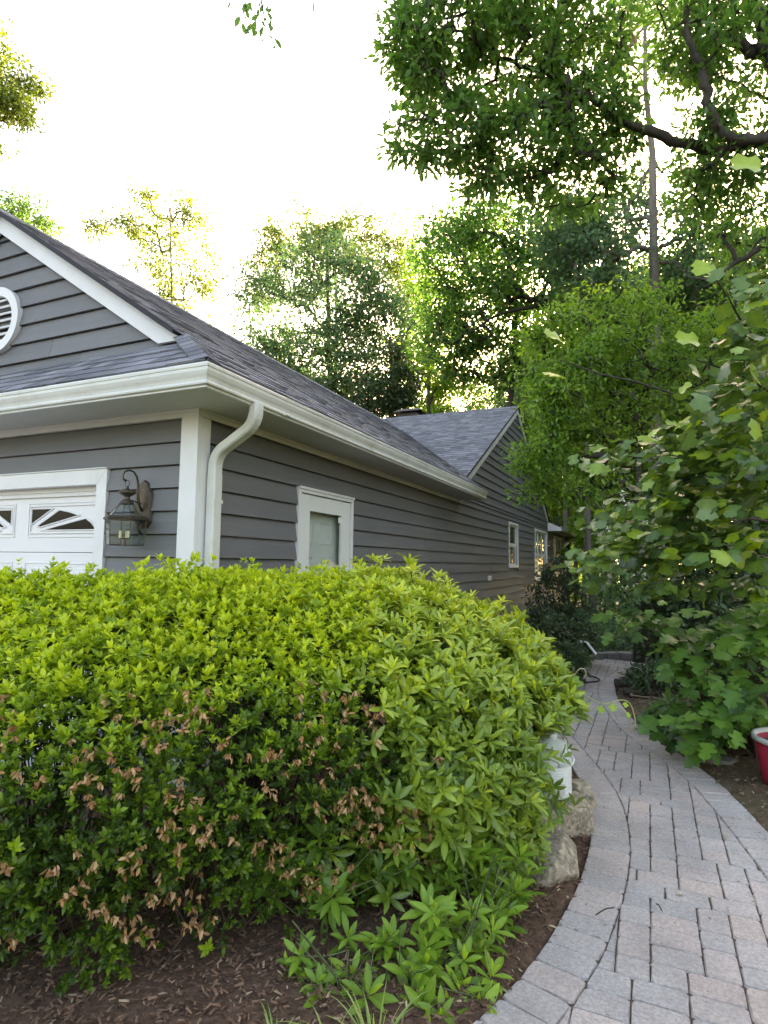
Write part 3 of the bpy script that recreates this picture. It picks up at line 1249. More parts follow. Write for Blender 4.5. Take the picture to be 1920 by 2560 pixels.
# garage side slope: u along +y from the eave corner, v up the slope
vmax_main = (OX - RX) * SLN
v_hip = (OX + .17) * SLN


def lim_main(v):
    x = OX - v / SLN
    lo = -OX + (OX - x) * .76 if v < v_hip else FY
    z = zside(x)
    hi = AY - (HZ - z) / GS + .02 if z > zh(6.9) else VY0
    return lo, hi


shingle_plane((OX, 0, EZ), (0, 1, 0), (-1, 0, RS), lim_main, vmax_main)
# front skirt
PS = .76
PSL = math.hypot(1, PS)
shingle_plane((0, -OX, EZ), (1, 0, 0), (0, 1, PS), lambda v: (LX + v / PSL * 1.3, OX - v / PSL * 1.25), (GY + OX - .035) * PSL)
# house near slope, down to the valley
HSL = math.hypot(1, GS)
ytop = AY


def lim_house(v):
    y = 6.9 + v / HSL
    z = zh(y)
    xv = OX - (z - EZ) / RS
    return (max(-5.2, min(xv - .02, OXH)), OXH + .012)


shingle_plane((0, 6.9, zh(6.9)), (1, 0, 0), (0, 1, GS), lim_house, (AY - 6.9) * HSL)


def tab_score(r_):
    c = np.mean(r_, axis=0)
    d_ = CAM - c
    nn = np.cross(np.array(r_[5]) - r_[4], np.array(r_[7]) - r_[4])
    nn /= np.linalg.norm(nn) + 1e-9
    facing = abs(nn @ d_) / np.linalg.norm(d_)
    return vis_score(c, .14) * math.sqrt(facing + .02)


tabs.sort(key=lambda q: -tab_score(q[0]))
rest = MB()
for i, (ring, t) in enumerate(tabs):
    if i < 300:
        MB().hexa(ring, t).build('shingle', 'shingle', roof)
    else:
        rest.hexa(ring, t)
rest.build('distant_shingles', 'shingle', roof)['kind'] = 'stuff'

# ridge and hip caps
def caps(a, b, n1, n2, wdt=.14, expo=.14):
    a, b = np.array(a, float), np.array(b, float)
    L_ = np.linalg.norm(b - a)
    t = (b - a) / L_
    d1 = np.array(n1, float)
    d1 /= np.linalg.norm(d1)
    d2 = np.array(n2, float)
    d2 /= np.linalg.norm(d2)
    up = np.array([0, 0, 1.0])
    k = int(L_ / expo)
    for i in range(k):
        s0 = a + t * i * expo
        s1 = a + t * min(L_, (i * expo + expo + .05))
        h0, h1 = .022, .012
        mb = MB()
        r0 = [s0 + d1 * wdt + up * (h0 - .01), s0 + up * (h0 + .004), s0 + d2 * wdt + up * (h0 - .01)]
        r1 = [s1 + d1 * wdt + up * (h1 - .01), s1 + up * (h1 + .004), s1 + d2 * wdt + up * (h1 - .01)]
        r0b = [q - up * .007 for q in r0]
        r1b = [q - up * .007 for q in r1]
        mb.add(r0 + r1 + r0b + r1b, [(0, 1, 4, 3), (1, 2, 5, 4), (0, 6, 7, 1), (1, 7, 8, 2), (6, 9, 10, 7), (7, 10, 11, 8), (0, 3, 9, 6), (2, 8, 11, 5)], random.uniform(.1, .6))
        mb.build('ridge_cap', 'shingle', roof)


caps((RX, yv, zside(RX) + .01), (RX, FY, zside(RX) + .01), (1, 0, -RS), (-1, 0, -RS))
caps((OX, -OX, EZ + .01), (-.15, -.02, zside(-.15) + .012), (0, .8, .02), (-.8, 0, .02), .13, .12)
caps((-4.6, AY, HZ + .01), (OXH, AY, HZ + .01), (0, -1, -GS), (0, 1, -GS))
# drip edge strip
de = MB()
de.box((-5.5, -.5155, EZ - .026), (.5155, -.510, EZ - .0005))
de.box((.510, -.5095, EZ - .026), (.5155, 6.86, EZ - .0005))
de.build('drip_edge', 'trim_white', roof)

# rake boards
rb = MB()
RH = .172


def rake_board(mb, x0, x1, y0, y1, zcut):
    """front gable board from the ridge down to the skirt roof; x0 ridge side, x1 eave side"""
    s = 1 if x1 > x0 else -1
    ztop = lambda x: zside(RX) - .035 - abs(x - RX) * RS
    xt = RX + s * (ztop(RX) - zcut) / RS
    xb = RX + s * (ztop(RX) - RH - zcut) / RS
    f0 = [(RX, y0, ztop(RX)), (xt, y0, zcut), (xb, y0, zcut), (RX, y0, ztop(RX) - RH)]
    f1 = [(q[0], y1, q[2]) for q in f0]
    if s < 0:
        f0, f1 = f0[::-1], f1[::-1]
    mb.prism(f1, f0)


rake_board(rb, RX, 0, -.026, .002, 3.275)
rake_board(rb, RX, -5, -.026, .002, 3.275)
rb.build('rake_board', 'trim_white', house, bevel=.002)
for sgn, yend in ((-1, 6.95), (1, 17.05)):
    rb = MB()
    zt = lambda y: zh(y) - .03
    q = [(AY, zt(AY)), (yend, zt(yend)), (yend, zt(yend) - .165), (AY, zt(AY) - .165)]
    f0 = [(.036, a, b) for a, b in q]
    f1 = [(.056, a, b) for a, b in q]
    rb.prism(f0, f1) if sgn > 0 else rb.prism(f1, f0)
    rb.build('rake_board', 'trim_white', house)
# dark shingle edge over the far rakes
for yend in (6.9, 17.1):
    re_ = MB()
    zt = lambda y: zh(y)
    re_.prism([(.0752, AY, zt(AY) - .03), (.0752, yend, zt(yend) - .03), (.0752, yend, zt(yend) + .015), (.0752, AY, zt(AY) + .015)], [(.088, AY, zt(AY) - .03), (.088, yend, zt(yend) - .03), (.088, yend, zt(yend) + .015), (.088, AY, zt(AY) + .015)])
    re_.build('rake_edge', 'rake_edge', house)
re_ = MB()
re_.prism([(RX, FY - .012, zside(RX) - .03), (-.19, FY - .012, zside(-.19) - .03), (-.19, FY - .012, zside(-.19) + .016), (RX, FY - .012, zside(RX) + .016)], [(RX, FY - .001, zside(RX) - .03), (-.19, FY - .001, zside(-.19) - .03), (-.19, FY - .001, zside(-.19) + .016), (RX, FY - .001, zside(RX) + .016)])
re_.build('rake_edge', 'rake_edge', house)
# rake soffit under the front overhang
rs = MB()
rs.prism([(RX, FY, zside(RX) - .034), (-.21, FY, zside(-.21) - .034), (-.21, GY, zside(-.21) - .034), (RX, GY, zside(RX) - .034)], [(RX, FY, zside(RX) - .022), (-.21, FY, zside(-.21) - .022), (-.21, GY, zside(-.21) - .022), (RX, GY, zside(RX) - .022)])
rs.build('rake_soffit', 'rake_edge', house)

# ---- round gable vent
VC = np.array([-2.49, 0, 3.795])
vt = MB()
rin, rout = .238, .322
y0v, y1v = GY - .066, GY - .012
for k in range(36):
    a0, a1 = 2 * math.pi * k / 36, 2 * math.pi * (k + 1) / 36
    q = [(VC[0] + r_ * math.cos(a), VC[2] + r_ * math.sin(a)) for r_, a in ((rin, a0), (rout, a0), (rout, a1), (rin, a1))]
    vt.prism([(x, y1v, z) for x, z in q], [(x, y0v, z) for x, z in q])
vent = vt.build('gable_vent', 'trim_white', house)
bk = MB()
bk.prism([(VC[0] + .25 * math.cos(t), y1v + .001, VC[2] + .25 * math.sin(t)) for t in np.linspace(0, 6.283, 33)[:-1]], [(VC[0] + .25 * math.cos(t), y1v - .006, VC[2] + .25 * math.sin(t)) for t in np.linspace(0, 6.283, 33)[:-1]])
bk.build('backing', 'dark_void', vent)
for k in range(7):
    z = VC[2] - .198 + k * .066
    hw = math.sqrt(max(.0, .24 ** 2 - (z - VC[2]) ** 2)) - .002
    mb = MB()
    mb.hexa([(VC[0] - hw, y0v + .006, z - .022), (VC[0] + hw, y0v + .006, z - .022), (VC[0] + hw, y0v + .012, z - .026), (VC[0] - hw, y0v + .012, z - .026),
             (VC[0] - hw, y1v - .012, z + .020), (VC[0] + hw, y1v - .012, z + .020), (VC[0] + hw, y1v - .008, z + .014), (VC[0] - hw, y1v - .008, z + .014)])
    mb.build('slat', 'trim_white', vent)

# ---- garage door
gd = MB()
GDY = .08
gd.box((-4.0, GDY, GZ + .03), (-1.0, GDY + .04, .533 - .002))
for k in range(1, 4):
    gd.box((-4.0, GDY, .535 * k + .001), (-1.0, GDY + .04, .535 * (k + 1) - .003))
gdoor = gd.build('garage_door', 'door_white', house, bevel=.004)
fr = MB()
fr.box((-1.0, -.042, GZ), (-.886, .012, 2.290))
fr.box((-4.0, -.042, 2.164), (-1.0005, .012, 2.290))
fr.box((-.999, .012, GZ), (-.96, .12, 2.164))
fr.box((-4.0, .0125, 2.1645), (-1.0, .12, 2.19))
fr.box((-4.01, -.054, 2.2905), (-.892, -.002, 2.300))
fr.box((-4.115, -.042, GZ), (-4.0005, .012, 2.290))
fr.build('garage_door_trim', 'trim_white', house, bevel=.002)
mj = MB()
mj.prism([(-1.002, -.0425, 2.166), (-.998, -.0425, 2.162), (-.887, -.0425, 2.286), (-.891, -.0425, 2.290)][::-1], [(-1.002, -.0432, 2.166), (-.998, -.0432, 2.162), (-.887, -.0432, 2.286), (-.891, -.0432, 2.290)][::-1])
mj.build('mitre_joint', 'soffit', house)
stp = MB()
stp.box((-4.0, .055, 2.09), (-1.001, .0795, 2.1635))
stp.box((-4.0, .040, 2.125), (-1.001, .0545, 2.1630))
stp.build('stop_moulding', 'trim_white', house)


def frame_ring(mb, x0, x1, z0, z1, w, yf, yb):
    mb.box((x0, yf, z0), (x1, yb, z0 + w))
    mb.box((x0, yf, z1 - w), (x1, yb, z1))
    mb.box((x0, yf, z0 + w + .0002), (x0 + w, yb, z1 - w - .0002))
    mb.box((x1 - w, yf, z0 + w + .0002), (x1, yb, z1 - w - .0002))


PAN = [[(-1.923, 1.991), (-1.644, 1.991), (-1.904, 1.858), (-1.923, 1.858)], [(-1.849, 1.833), (-1.565, 1.976), (-1.44, 1.955), (-1.312, 1.923), (-1.80, 1.826)],
       [(-1.794, 1.797), (-1.238, 1.897), (-1.165, 1.856), (-1.112, 1.806), (-1.114, 1.797)]]
for mir, shift in ((1, 0), (-1, 0), (1, -2.06)):
    mx_ = lambda x: (x if mir > 0 else 2 * -2.058 - x) + shift
    wi = MB()
    xa, xb_ = sorted((mx_(-1.97), mx_(-1.095)))
    xa = max(xa, -3.98)
    frame_ring(wi, xa, xb_, 1.735, 2.045, .012, GDY - .008, GDY - .0005)
    frame_ring(wi, xa + .03, xb_ - .012, 1.768, 2.022, .014, GDY - .013, GDY - .0005)
    w_o = wi.build('door_window', 'door_white', gdoor, bevel=.002)
    for pz in PAN:
        q = [(mx_(x), z) for x, z in pz]
        q = [(max(-3.95, a), b) for a, b in q]
        if poly_area(q) < 0:
            q = q[::-1]
        mb = MB()
        mb.prism([(x, GDY + .0, z) for x, z in q][::-1], [(x, GDY - .004, z) for x, z in q][::-1])
        mb.build('pane', 'dark_glass', w_o)
        qi = q
        mu = MB()
        for i in range(len(q)):
            a, b = np.array(q[i]), np.array(q[(i + 1) % len(q)])
            mu.tube([(a[0], GDY - .006, a[1]), (b[0], GDY - .006, b[1])], .006, 6)
        mu.build('muntin', 'door_white', w_o)
for row in range(3):
    for xa, xb_ in ((-1.985, -1.105), (-3.02, -2.145), (-3.95, -3.16)):
        rp_ = MB()
        z0_, z1_ = .535 * row + .115, .535 * row + .45
        frame_ring(rp_, xa, xb_, z0_, z1_, .016, GDY - .007, GDY - .0004)
        rp_.box((xa + .05, GDY - .006, z0_ + .05), (xb_ - .05, GDY - .0004, z1_ - .05))
        rp_.build('raised_panel', 'door_white', gdoor, bevel=.003)

# ---- side door: storm door over a panelled door
dr = MB()
for a, b in (((.0, 1.40, GZ), (.046, 1.452, 2.287)), ((.0, 2.520, GZ), (.046, 2.572, 2.287)), ((.0, 1.4525, 2.232), (.046, 2.5195, 2.287))):
    dr.box(a, b)
dr.box((.0465, 1.395, 2.265), (.058, 2.577, 2.292))
dframe = dr.build('side_door_trim', 'trim_white', house, bevel=.003)
sd = MB()
y0_, y1_ = 1.462, 2.512
sd.box((-.005, y0_, GZ + .05), (.030, 1.635, 2.222))
sd.box((-.005, 2.318, GZ + .05), (.030, y1_, 2.222))
sd.box((-.005, 1.6355, 2.062), (.030, 2.3175, 2.222))
sd.box((-.005, 1.6355, GZ + .05), (.030, 2.3175, .35))
storm = sd.build('storm_door', 'storm_white', house, bevel=.004)
MB().box((.008, 1.63, .34), (.013, 2.325, 2.07)).build('pane', 'glass', storm)
cl = MB()
cl.box((.014, 2.262, 1.985), (.018, 2.312, 2.045))
cl.build('sticker', 'door_white', storm)
idr = MB()
idr.box((-.115, 1.45, GZ), (-.075, 2.53, 2.25))
inner = idr.build('inner_door', 'storm_white', house)
pp = MB()
for ya, yb in ((1.60, 1.87), (2.02, 2.26)):
    for za, zb in ((.25, .85), (1.0, 1.62), (1.74, 1.98)):
        pp.box((-.0748, ya, za), (-.066, yb, za + .018))
        pp.box((-.0748, ya, zb - .018), (-.066, yb, zb))
        pp.box((-.0748, ya, za + .0182), (-.066, ya + .018, zb - .0182))
        pp.box((-.0748, yb - .018, za + .0182), (-.066, yb, zb - .0182))
pp.build('panel_moulding', 'storm_white', inner)


# ---- windows on the side wall
def window(y0, y1, z0, z1, lights, name='window', cur='curtain', low='curtain_red'):
    f = MB()
    w = .058 if lights == 1 else .07
    for a, b in (((.0, y0, z0), (.044, y0 + w, z1)), ((.0, y1 - w, z0), (.044, y1, z1)), ((.0, y0 + w + .0005, z1 - w), (.044, y1 - w - .0005, z1)), ((.0, y0 + w + .0005, z0), (.052, y1 - w - .0005, z0 + w))):
        f.box(a, b)
    wo_ = f.build(name, 'trim_white', house, bevel=.003)
    n_ = lights
    wid = (y1 - y0 - 2 * w) / n_
    zm = (z0 + z1) / 2
    for k in range(n_):
        a, b = y0 + w + wid * k, y0 + w + wid * (k + 1)
        s = MB()
        t = .04
        for za, zb in ((z0 + w, zm - .002), (zm + .002, z1 - w)):
            xo = 0.0 if za < zm else .012
            s.box((xo - .045, a + .001, za), (xo - .015, a + t, zb))
            s.box((xo - .045, b - t, za), (xo - .015, b - .001, zb))
            s.box((xo - .045, a + t + .0003, za), (xo - .015, b - t - .0003, za + t))
            s.box((xo - .045, a + t + .0003, zb - t), (xo - .015, b - t - .0003, zb))
        s.build('sash', 'trim_white', wo_)
        MB().box((-.034, a + t - .004, z0 + w + t - .004), (-.030, b - t + .004, zm - t + .002)).build('pane', 'glass', wo_)
        MB().box((-.022, a + t - .004, zm + t - .004), (-.018, b - t + .004, z1 - w - t + .004)).build('pane', 'glass', wo_)
        c = MB()
        if lights > 1:
            nseg = 10
            for q in range(nseg):
                ya, yb = a + .03 + (wid - .06) * q / nseg, a + .03 + (wid - .06) * (q + 1) / nseg
                o0, o1 = (-.10, -.13) if q % 2 else (-.13, -.10)
                c.add([(o0, ya, zm - .1), (o1, yb, zm - .1), (o1, yb, z1 - .08), (o0, ya, z1 - .08)], [(0, 1, 2, 3)])
            c.build('curtain', cur, wo_)
        else:
            for q in range(14):
                zz = zm + .06 + q * .033
                c.box((-.115, a + .02, zz), (-.085, b - .02, zz + .004))
            c.build('blind', cur, wo_)
            MB().box((-.14, a + .02, z0 + .1), (-.135, b - .2, zm)).build('curtain', low, wo_)
    return wo_


window(WIN1[0], WIN1[1], WIN1[2], WIN1[3], 1)
window(WIN3[0], WIN3[1], WIN3[2], WIN3[3], 3)
window(WIN4[0], WIN4[1], WIN4[2], WIN4[3], 3)
oc = MB()
oc.box((.022, 8.90, 1.205), (.056, 9.10, 1.305))
oc.build('outlet_cover', 'trim_white', house, bevel=.006)

# ---- chimney flue behind the ridge
chx, chy = -3.3, 12.9
ch = MB()
ch.box((chx - .36, chy - .3, 4.8), (chx + .36, chy + .3, 5.93))
chim = ch.build('chimney', 'log', house)
cc = MB()
cc.hexa([(chx - .45, chy - .4, 6.02), (chx + .45, chy - .4, 6.02), (chx + .45, chy + .4, 6.02), (chx - .45, chy + .4, 6.02), (chx - .30, chy - .25, 6.12), (chx + .30, chy - .25, 6.12), (chx + .30, chy + .25, 6.12), (chx - .30, chy + .25, 6.12)])
cc.box((chx - .28, chy - .23, 5.93), (chx + .28, chy + .23, 6.02))
cc.build('chimney_cap', 'black_metal', chim)

# ------------------------------------------------------------------ wall lantern
LA = np.array([-.478, -.20, 0])      # lantern axis
lan = thing('wall_lantern', 'weathered brass and glass carriage lantern on grey siding beside the garage door', 'lantern', (-.478, -.03, 1.95))
bp_ = MB()
px_, pz_ = -.478, 1.965
oct_ = [(-.055, -.17), (.055, -.17), (.085, -.12), (.085, .10), (.045, .19), (0, .215), (-.045, .19), (-.085, .10), (-.085, -.12)]
bp_.prism([(px_ + a, -.0275, pz_ + b) for a, b in oct_][::-1], [(px_ + a * .9, -.050, pz_ + b * .94) for a, b in oct_][::-1])
bp_.build('back_plate', 'bronze', lan, bevel=.003)
ar = MB()
arm = [(px_, -.05, 1.93), (px_, -.085, 1.98), (px_, -.098, 2.06), (px_, -.10, 2.13), (px_, -.115, 2.19), (px_, -.15, 2.225), (px_, -.19, 2.232), (px_, -.232, 2.215), (px_, -.250, 2.185), (px_, -.243, 2.155), (px_, -.222, 2.148)]
ar.tube(arm, [.010, .010, .010, .009, .0085, .0075, .007, .0065, .006, .008, .010], 8)
ar.tube([(px_, -.06, 1.985), (px_, -.13, 1.998), (px_, -.19, 2.01)], .005, 6)
ar.tube([(px_, -.05, 1.86), (px_, -.09, 1.81), (px_, -.07, 1.77), (px_, -.045, 1.75)], [.008, .010, .008, .006], 6)
ar.build('arm', 'bronze', lan, smooth=True)
rg = MB()
ringpts = [(px_ + .022 * math.cos(t), -.205, 2.128 + .024 * math.sin(t)) for t in np.linspace(0, 6.283, 15)]
rg.tube(ringpts, .0035, 6, cap=False)
rg.build('loop', 'bronze', lan, smooth=True)
cp = MB()
cp.lathe([(.004, .105), (.010, .10), (.012, .088), (.03, .083), (.062, .068), (.066, .058), (.05, .045), (.024, .03), (.018, .012), (.030, .004), (.046, -.012), (.056, -.03)], 20, (px_, -.20, 2.0))
cp.build('finial_cap', 'bronze', lan, smooth=True)


def hexring(r, z, c=(px_, -.20), ph=math.pi / 6, n_=6):
    return [(c[0] + r * math.cos(ph + 2 * math.pi * k / n_), c[1] + r * math.sin(ph + 2 * math.pi * k / n_), z) for k in range(n_)]


ca = MB()
r0, r1, r2 = hexring(.054, 1.972), hexring(.095, 1.925), hexring(.140, 1.868)
for k in range(6):
    ca.tube([r0[k], r1[k], r2[k]], .0035, 5)
ca.prism(hexring(.165, 1.850), hexring(.170, 1.862))
ca.prism(hexring(.170, 1.8622), hexring(.150, 1.876))
ca.build('canopy_frame', 'bronze', lan, bevel=.002)
for k in range(6):
    k2 = (k + 1) % 6
    q = MB()
    q.add([r2[k], r2[k2], r1[k2], r1[k], r0[k2], r0[k]], [(0, 1, 2, 3), (3, 2, 4, 5)])
    q.build('canopy_pane', 'lamp_glass', lan)
hb, ht = hexring(.138, 1.660), hexring(.148, 1.850)
bd = MB()
for k in range(6):
    bd.tube([hb[k], ht[k]], .0035, 5)
    bd.tube([hb[k], hb[(k + 1) % 6]], .0032, 5)
bd.build('cage', 'bronze', lan)
for k in range(6):
    k2 = (k + 1) % 6
    q = MB()
    s = lambda a, b, t: tuple((1 - t) * np.array(a) + t * np.array(b))
    q.add([hb[k], hb[k2], ht[k2], ht[k]], [(0, 1, 2, 3)])
    q.build('glass_pane', 'lamp_glass', lan)
cd = MB()
for dx, dy in ((.035, .0), (-.018, .03), (-.018, -.03)):
    cd.lathe([(0, 0), (.011, 0), (.011, .055), (0, .055)], 10, (px_ + dx, -.20 + dy, 1.712))
cd.build('candle', 'candle', lan)
cs = MB()
cs.lathe([(0, -.02), (.008, -.018), (.012, -.01), (.006, 0), (.006, .03), (.045, .035), (.05, .04), (0, .042)], 12, (px_, -.2, 1.672))
cs.build('candle_cluster', 'bronze', lan)
bl = MB()
for dx, dy in ((.035, .0), (-.018, .03), (-.018, -.03)):
    bl.lathe([(0.003, 0), (.009, .012), (.010, .022), (.004, .045), (0, .06)], 8, (px_ + dx, -.20 + dy, 1.768))
bl.build('bulb', 'lamp_glass', lan, smooth=True)
#@@PLANTS

# ================================================================== planting
def G(px, py, z=GZ):
    d_ = CF + CR * (px - 960) / FPX - CU * (py - 1280) / FPX
    t = (z - CAM[2]) / d_[2]
    return CAM + t * d_


def in_poly(x, y, poly):
    ins = np.zeros(len(x), bool)
    nq = len(poly)
    for i in range(nq):
        x0, y0 = poly[i]
        x1, y1 = poly[(i + 1) % nq]
        c = ((y0 > y) != (y1 > y)) & (x < (x1 - x0) * (y - y0) / (y1 - y0 + 1e-12) + x0)
        ins ^= c
    return ins


def edge_dist(x, y, poly):
    best = np.full(len(x), 1e9)
    nq = len(poly)
    for i in range(nq):
        a, b = np.array(poly[i]), np.array(poly[(i + 1) % nq])
        e = b - a
        t = np.clip(((x - a[0]) * e[0] + (y - a[1]) * e[1]) / (e @ e), 0, 1)
        best = np.minimum(best, np.hypot(x - a[0] - t * e[0], y - a[1] - t * e[1]))
    return best


def line_dist(x, y, line):
    best = np.full(len(x), 1e9)
    for i in range(len(line) - 1):
        a, b = np.array(line[i]), np.array(line[i + 1])
        e = b - a
        t = np.clip(((x - a[0]) * e[0] + (y - a[1]) * e[1]) / (e @ e), 0, 1)
        best = np.minimum(best, np.hypot(x - a[0] - t * e[0], y - a[1] - t * e[1]))
    return best


def lumps(x, y, s, seed):
    rr = np.random.default_rng(seed)
    o = np.zeros_like(x)
    for k in range(7):
        a = rr.uniform(0, 6.28)
        f = s * rr.uniform(.6, 1.7)
        o += np.sin(f * (x * math.cos(a) + y * math.sin(a)) + rr.uniform(0, 6.28))
    return o / 7


def ccw(poly):
    poly = [tuple(q) for q in poly]
    return poly if poly_area(poly) > 0 else poly[::-1]


class Dome:
    """a mound: rises slowly from its front edge (open line), drops fast at its back edge"""

    def __init__(s, front, back, seed, lump=.05):
        s.front, s.back, s.seed, s.lump = front, back, seed, lump
        s.poly = ccw(list(front) + list(back))
        s.lo, s.hi = np.min(s.poly, axis=0), np.max(s.poly, axis=0)

    def h(s, x, y):
        df = line_dist(x, y, s.front)
        db = line_dist(x, y, [s.front[-1]] + list(s.back) + [s.front[0]])
        h_ = np.interp(df, [0, .05, .1, .28, .5, .85, 1.2, 1.6], [.42, .66, .79, 1.02, 1.20, 1.38, 1.46, 1.48])
        h_ = GZ + (h_ - GZ) * np.clip(db / .28, 0.02, 1) ** .35
        return h_ + s.lump * lumps(x, y, 7, s.seed)

    def sample(s, n_, depth):
        out_p, out_n = [], []
        tot = 0
        while tot < n_:
            q = rng.uniform(s.lo, s.hi, (n_ * 3, 2))
            x, y = q[:, 0], q[:, 1]
            k = in_poly(x, y, s.poly)
            x, y = x[k], y[k]
            e = .03
            h = s.h(x, y)
            hx = (s.h(x + e, y) - s.h(x - e, y)) / (2 * e)
            hy = (s.h(x, y + e) - s.h(x, y - e)) / (2 * e)
            w_ = np.sqrt(1 + hx ** 2 + hy ** 2)
            keep = rng.uniform(0, 5, len(x)) < w_
            x, y, h, hx, hy = (a[keep] for a in (x, y, h, hx, hy))
            nm = norm(np.column_stack([-hx, -hy, np.ones_like(hx)]))
            pt = np.column_stack([x, y, h]) - nm * (rng.uniform(0, 1, len(x)) ** 1.6 * depth)[:, None]
            out_p.append(pt)
            out_n.append(nm)
            tot += len(pt)
        return np.vstack(out_p)[:n_], np.vstack(out_n)[:n_]

    def side(s, n_, z0, z1, inset_):
        """points on the near-vertical face below the shoulder"""
        poly = np.array(s.front[:-1])
        nxt = np.array(s.front[1:])
        L_ = np.linalg.norm(nxt - poly, axis=1)
        i = rng.choice(len(poly), n_, p=L_ / L_.sum())
        t = rng.uniform(0, 1, n_)
        p_ = poly[i] + (nxt[i] - poly[i]) * t[:, None]
        e = norm(nxt[i] - poly[i])
        outw = np.column_stack([e[:, 1], -e[:, 0]])
        z = rng.uniform(z0, z1, n_)
        back = rng.uniform(0, 1, n_) ** 1.3 * inset_ + .12 * np.clip((.45 - z) / .6, 0, 1)
        p_ = p_ - outw * back[:, None]
        return np.column_stack([p_, z]), np.column_stack([outw, np.full(n_, .25)])


# ---- beds
def bed_mesh(name, label, poly, zoff, mat, n_=70, amp=.02):
    poly = ccw(poly)
    lo, hi = np.min(poly, axis=0), np.max(poly, axis=0)
    gx = np.linspace(lo[0], hi[0], n_)
    gy = np.linspace(lo[1], hi[1], n_)
    X, Y = np.meshgrid(gx, gy)
    x, y = X.ravel(), Y.ravel()
    ins = in_poly(x, y, poly)
    dd = edge_dist(x, y, poly)
    z = GZ + zoff + amp * lumps(x, y, 9, 3) + .02 * lumps(x, y, 25, 5) * .5
    z = np.where(ins, np.maximum(z, GZ - .03) + .03 * np.clip(dd / .4, 0, 1), GZ - .05)
    V = np.column_stack([x, y, z])
    F = []
    for j in range(n_ - 1):
        for i in range(n_ - 1):
            q = (j * n_ + i, j * n_ + i + 1, (j + 1) * n_ + i + 1, (j + 1) * n_ + i)
            if ins[list(q)].any():
                F.append(q)
    mb = MB()
    mb.add(V, F)
    return tag(mb.build(name, mat, smooth=True), label, kind='structure')


LBED = [(-1.6, -3.6)] + [tuple(q) for q in LBs if q[1] > -3.6 and q[1] < 7.8][::10] + [(.05, 7.8), (.05, .1), (-.47, -.02), (-.47, -.52), (-1.6, -.55)]
RBED = [tuple(q) for q in RBs if q[1] > -3 and q[1] < 7.9][::10] + [(9.5, 8.0), (9.5, -3.0)]


def shrink(poly, d):
    q = inset(ccw(poly), d)
    return q


plain('mulch', (0.11, 0.063, 0.040), 0.95, 0.45, 30, 0.9, 70)
plain('bed_soil', (0.12, 0.085, 0.05), 0.95, 0.5, 14, 0.9, 60, dirt=((0.085, 0.085, 0.03), 1.1, 0.75))
bed_mesh('mulch_bed', 'dark brown mulch bed under the hedge', LBED, -.005, 'mulch', 110, .02)
bed_mesh('planting_bed', 'brown leaf strewn bed between the path and the shrubs', RBED, -.012, 'bed_soil', 90, .02)

T_CHIP = (np.array([(-.16, 0, 0), (.16, .05, 0), (.1, 1, .04), (-.12, .95, .0), (0, .5, .16)]), np.array([(0, 1, 4), (1, 2, 4), (2, 3, 4), (3, 0, 4)]))


def scatter_chips(name, label, poly, n_, size, mat, tpl, zoff=.006, tint=(0, 1), focus=None):
    lo, hi = np.min(poly, axis=0), np.max(poly, axis=0)
    if focus:
        lo, hi = np.maximum(lo, focus[0]), np.minimum(hi, focus[1])
    q = rng.uniform(lo, hi, (n_ * 3, 2))
    q = q[in_poly(q[:, 0], q[:, 1], poly)][:n_]
    m_ = len(q)
    a = rng.uniform(0, 6.28, m_)
    ax = np.column_stack([np.cos(a), np.sin(a), rng.normal(0, .25, m_)])
    nm = norm(np.column_stack([rng.normal(0, .35, (m_, 2)), np.ones(m_)]))
    dd = edge_dist(q[:, 0], q[:, 1], poly)
    z = GZ + zoff + .022 * lumps(q[:, 0], q[:, 1], 9, 3) + .03 * np.clip(dd / .4, 0, 1) + rng.uniform(-.005, .012, m_)
    o = link_mesh(name, tri_mesh(name, [leaf_arrays(np.column_stack([q, z]), ax, nm, rng.uniform(*size, m_), rng.uniform(*tint, m_), tpl)], mat))
    return tag(o, label, kind='stuff')


scatter_chips('mulch_chips', 'loose dark bark mulch chips under the hedge', ccw(LBED), 24000, (.010, .038), 'mulch_chip', T_CHIP, focus=((.3, -3), (2.9, 1.5)))
scatter_chips('leaf_litter', 'dry brown leaf litter on the bed beside the path', ccw(RBED), 5000, (.02, .06), 'litter', T_OVAL, tint=(0, .75), focus=((2.6, -.5), (7, 7.9)))
scatter_chips('bark_bits', 'small bark bits scattered on the planting bed', ccw(RBED), 9000, (.012, .045), 'mulch_chip', T_CHIP, focus=((2.6, -.5), (7, 7.9)))

# a few bright fallen leaves and bits, on the path too
q = np.array([G(*a)[:2] for a in ((1552, 1871), (1740, 1690), (1645, 1845), (1730, 1880), (1687, 1880), (1600, 1842), (1780, 1930), (1862, 1957), (1820, 2096), (1650, 1725), (1700, 1792), (1640, 1790), (1690, 2240), (1370, 2320), (1420, 2246))])
a = rng.uniform(0, 6.28, len(q))
for i in range(len(q)):
    o = link_mesh('fallen_leaf', leaf_part_mesh('fallen_leaf_mesh', T_OVAL, 'litter', .8 + .2 * random.random()), None,
                  Matrix.Translation((q[i][0], q[i][1], GZ + .012)) @ Matrix.Rotation(a[i], 4, 'Z') @ Matrix.Rotation(random.uniform(-.3, .3), 4, 'X') @ Matrix.Scale(random.uniform(.035, .055), 4))
    tag(o, 'small pale dry leaf lying flat on the ground by the path', 'leaf', 'pale fallen leaves on the ground')


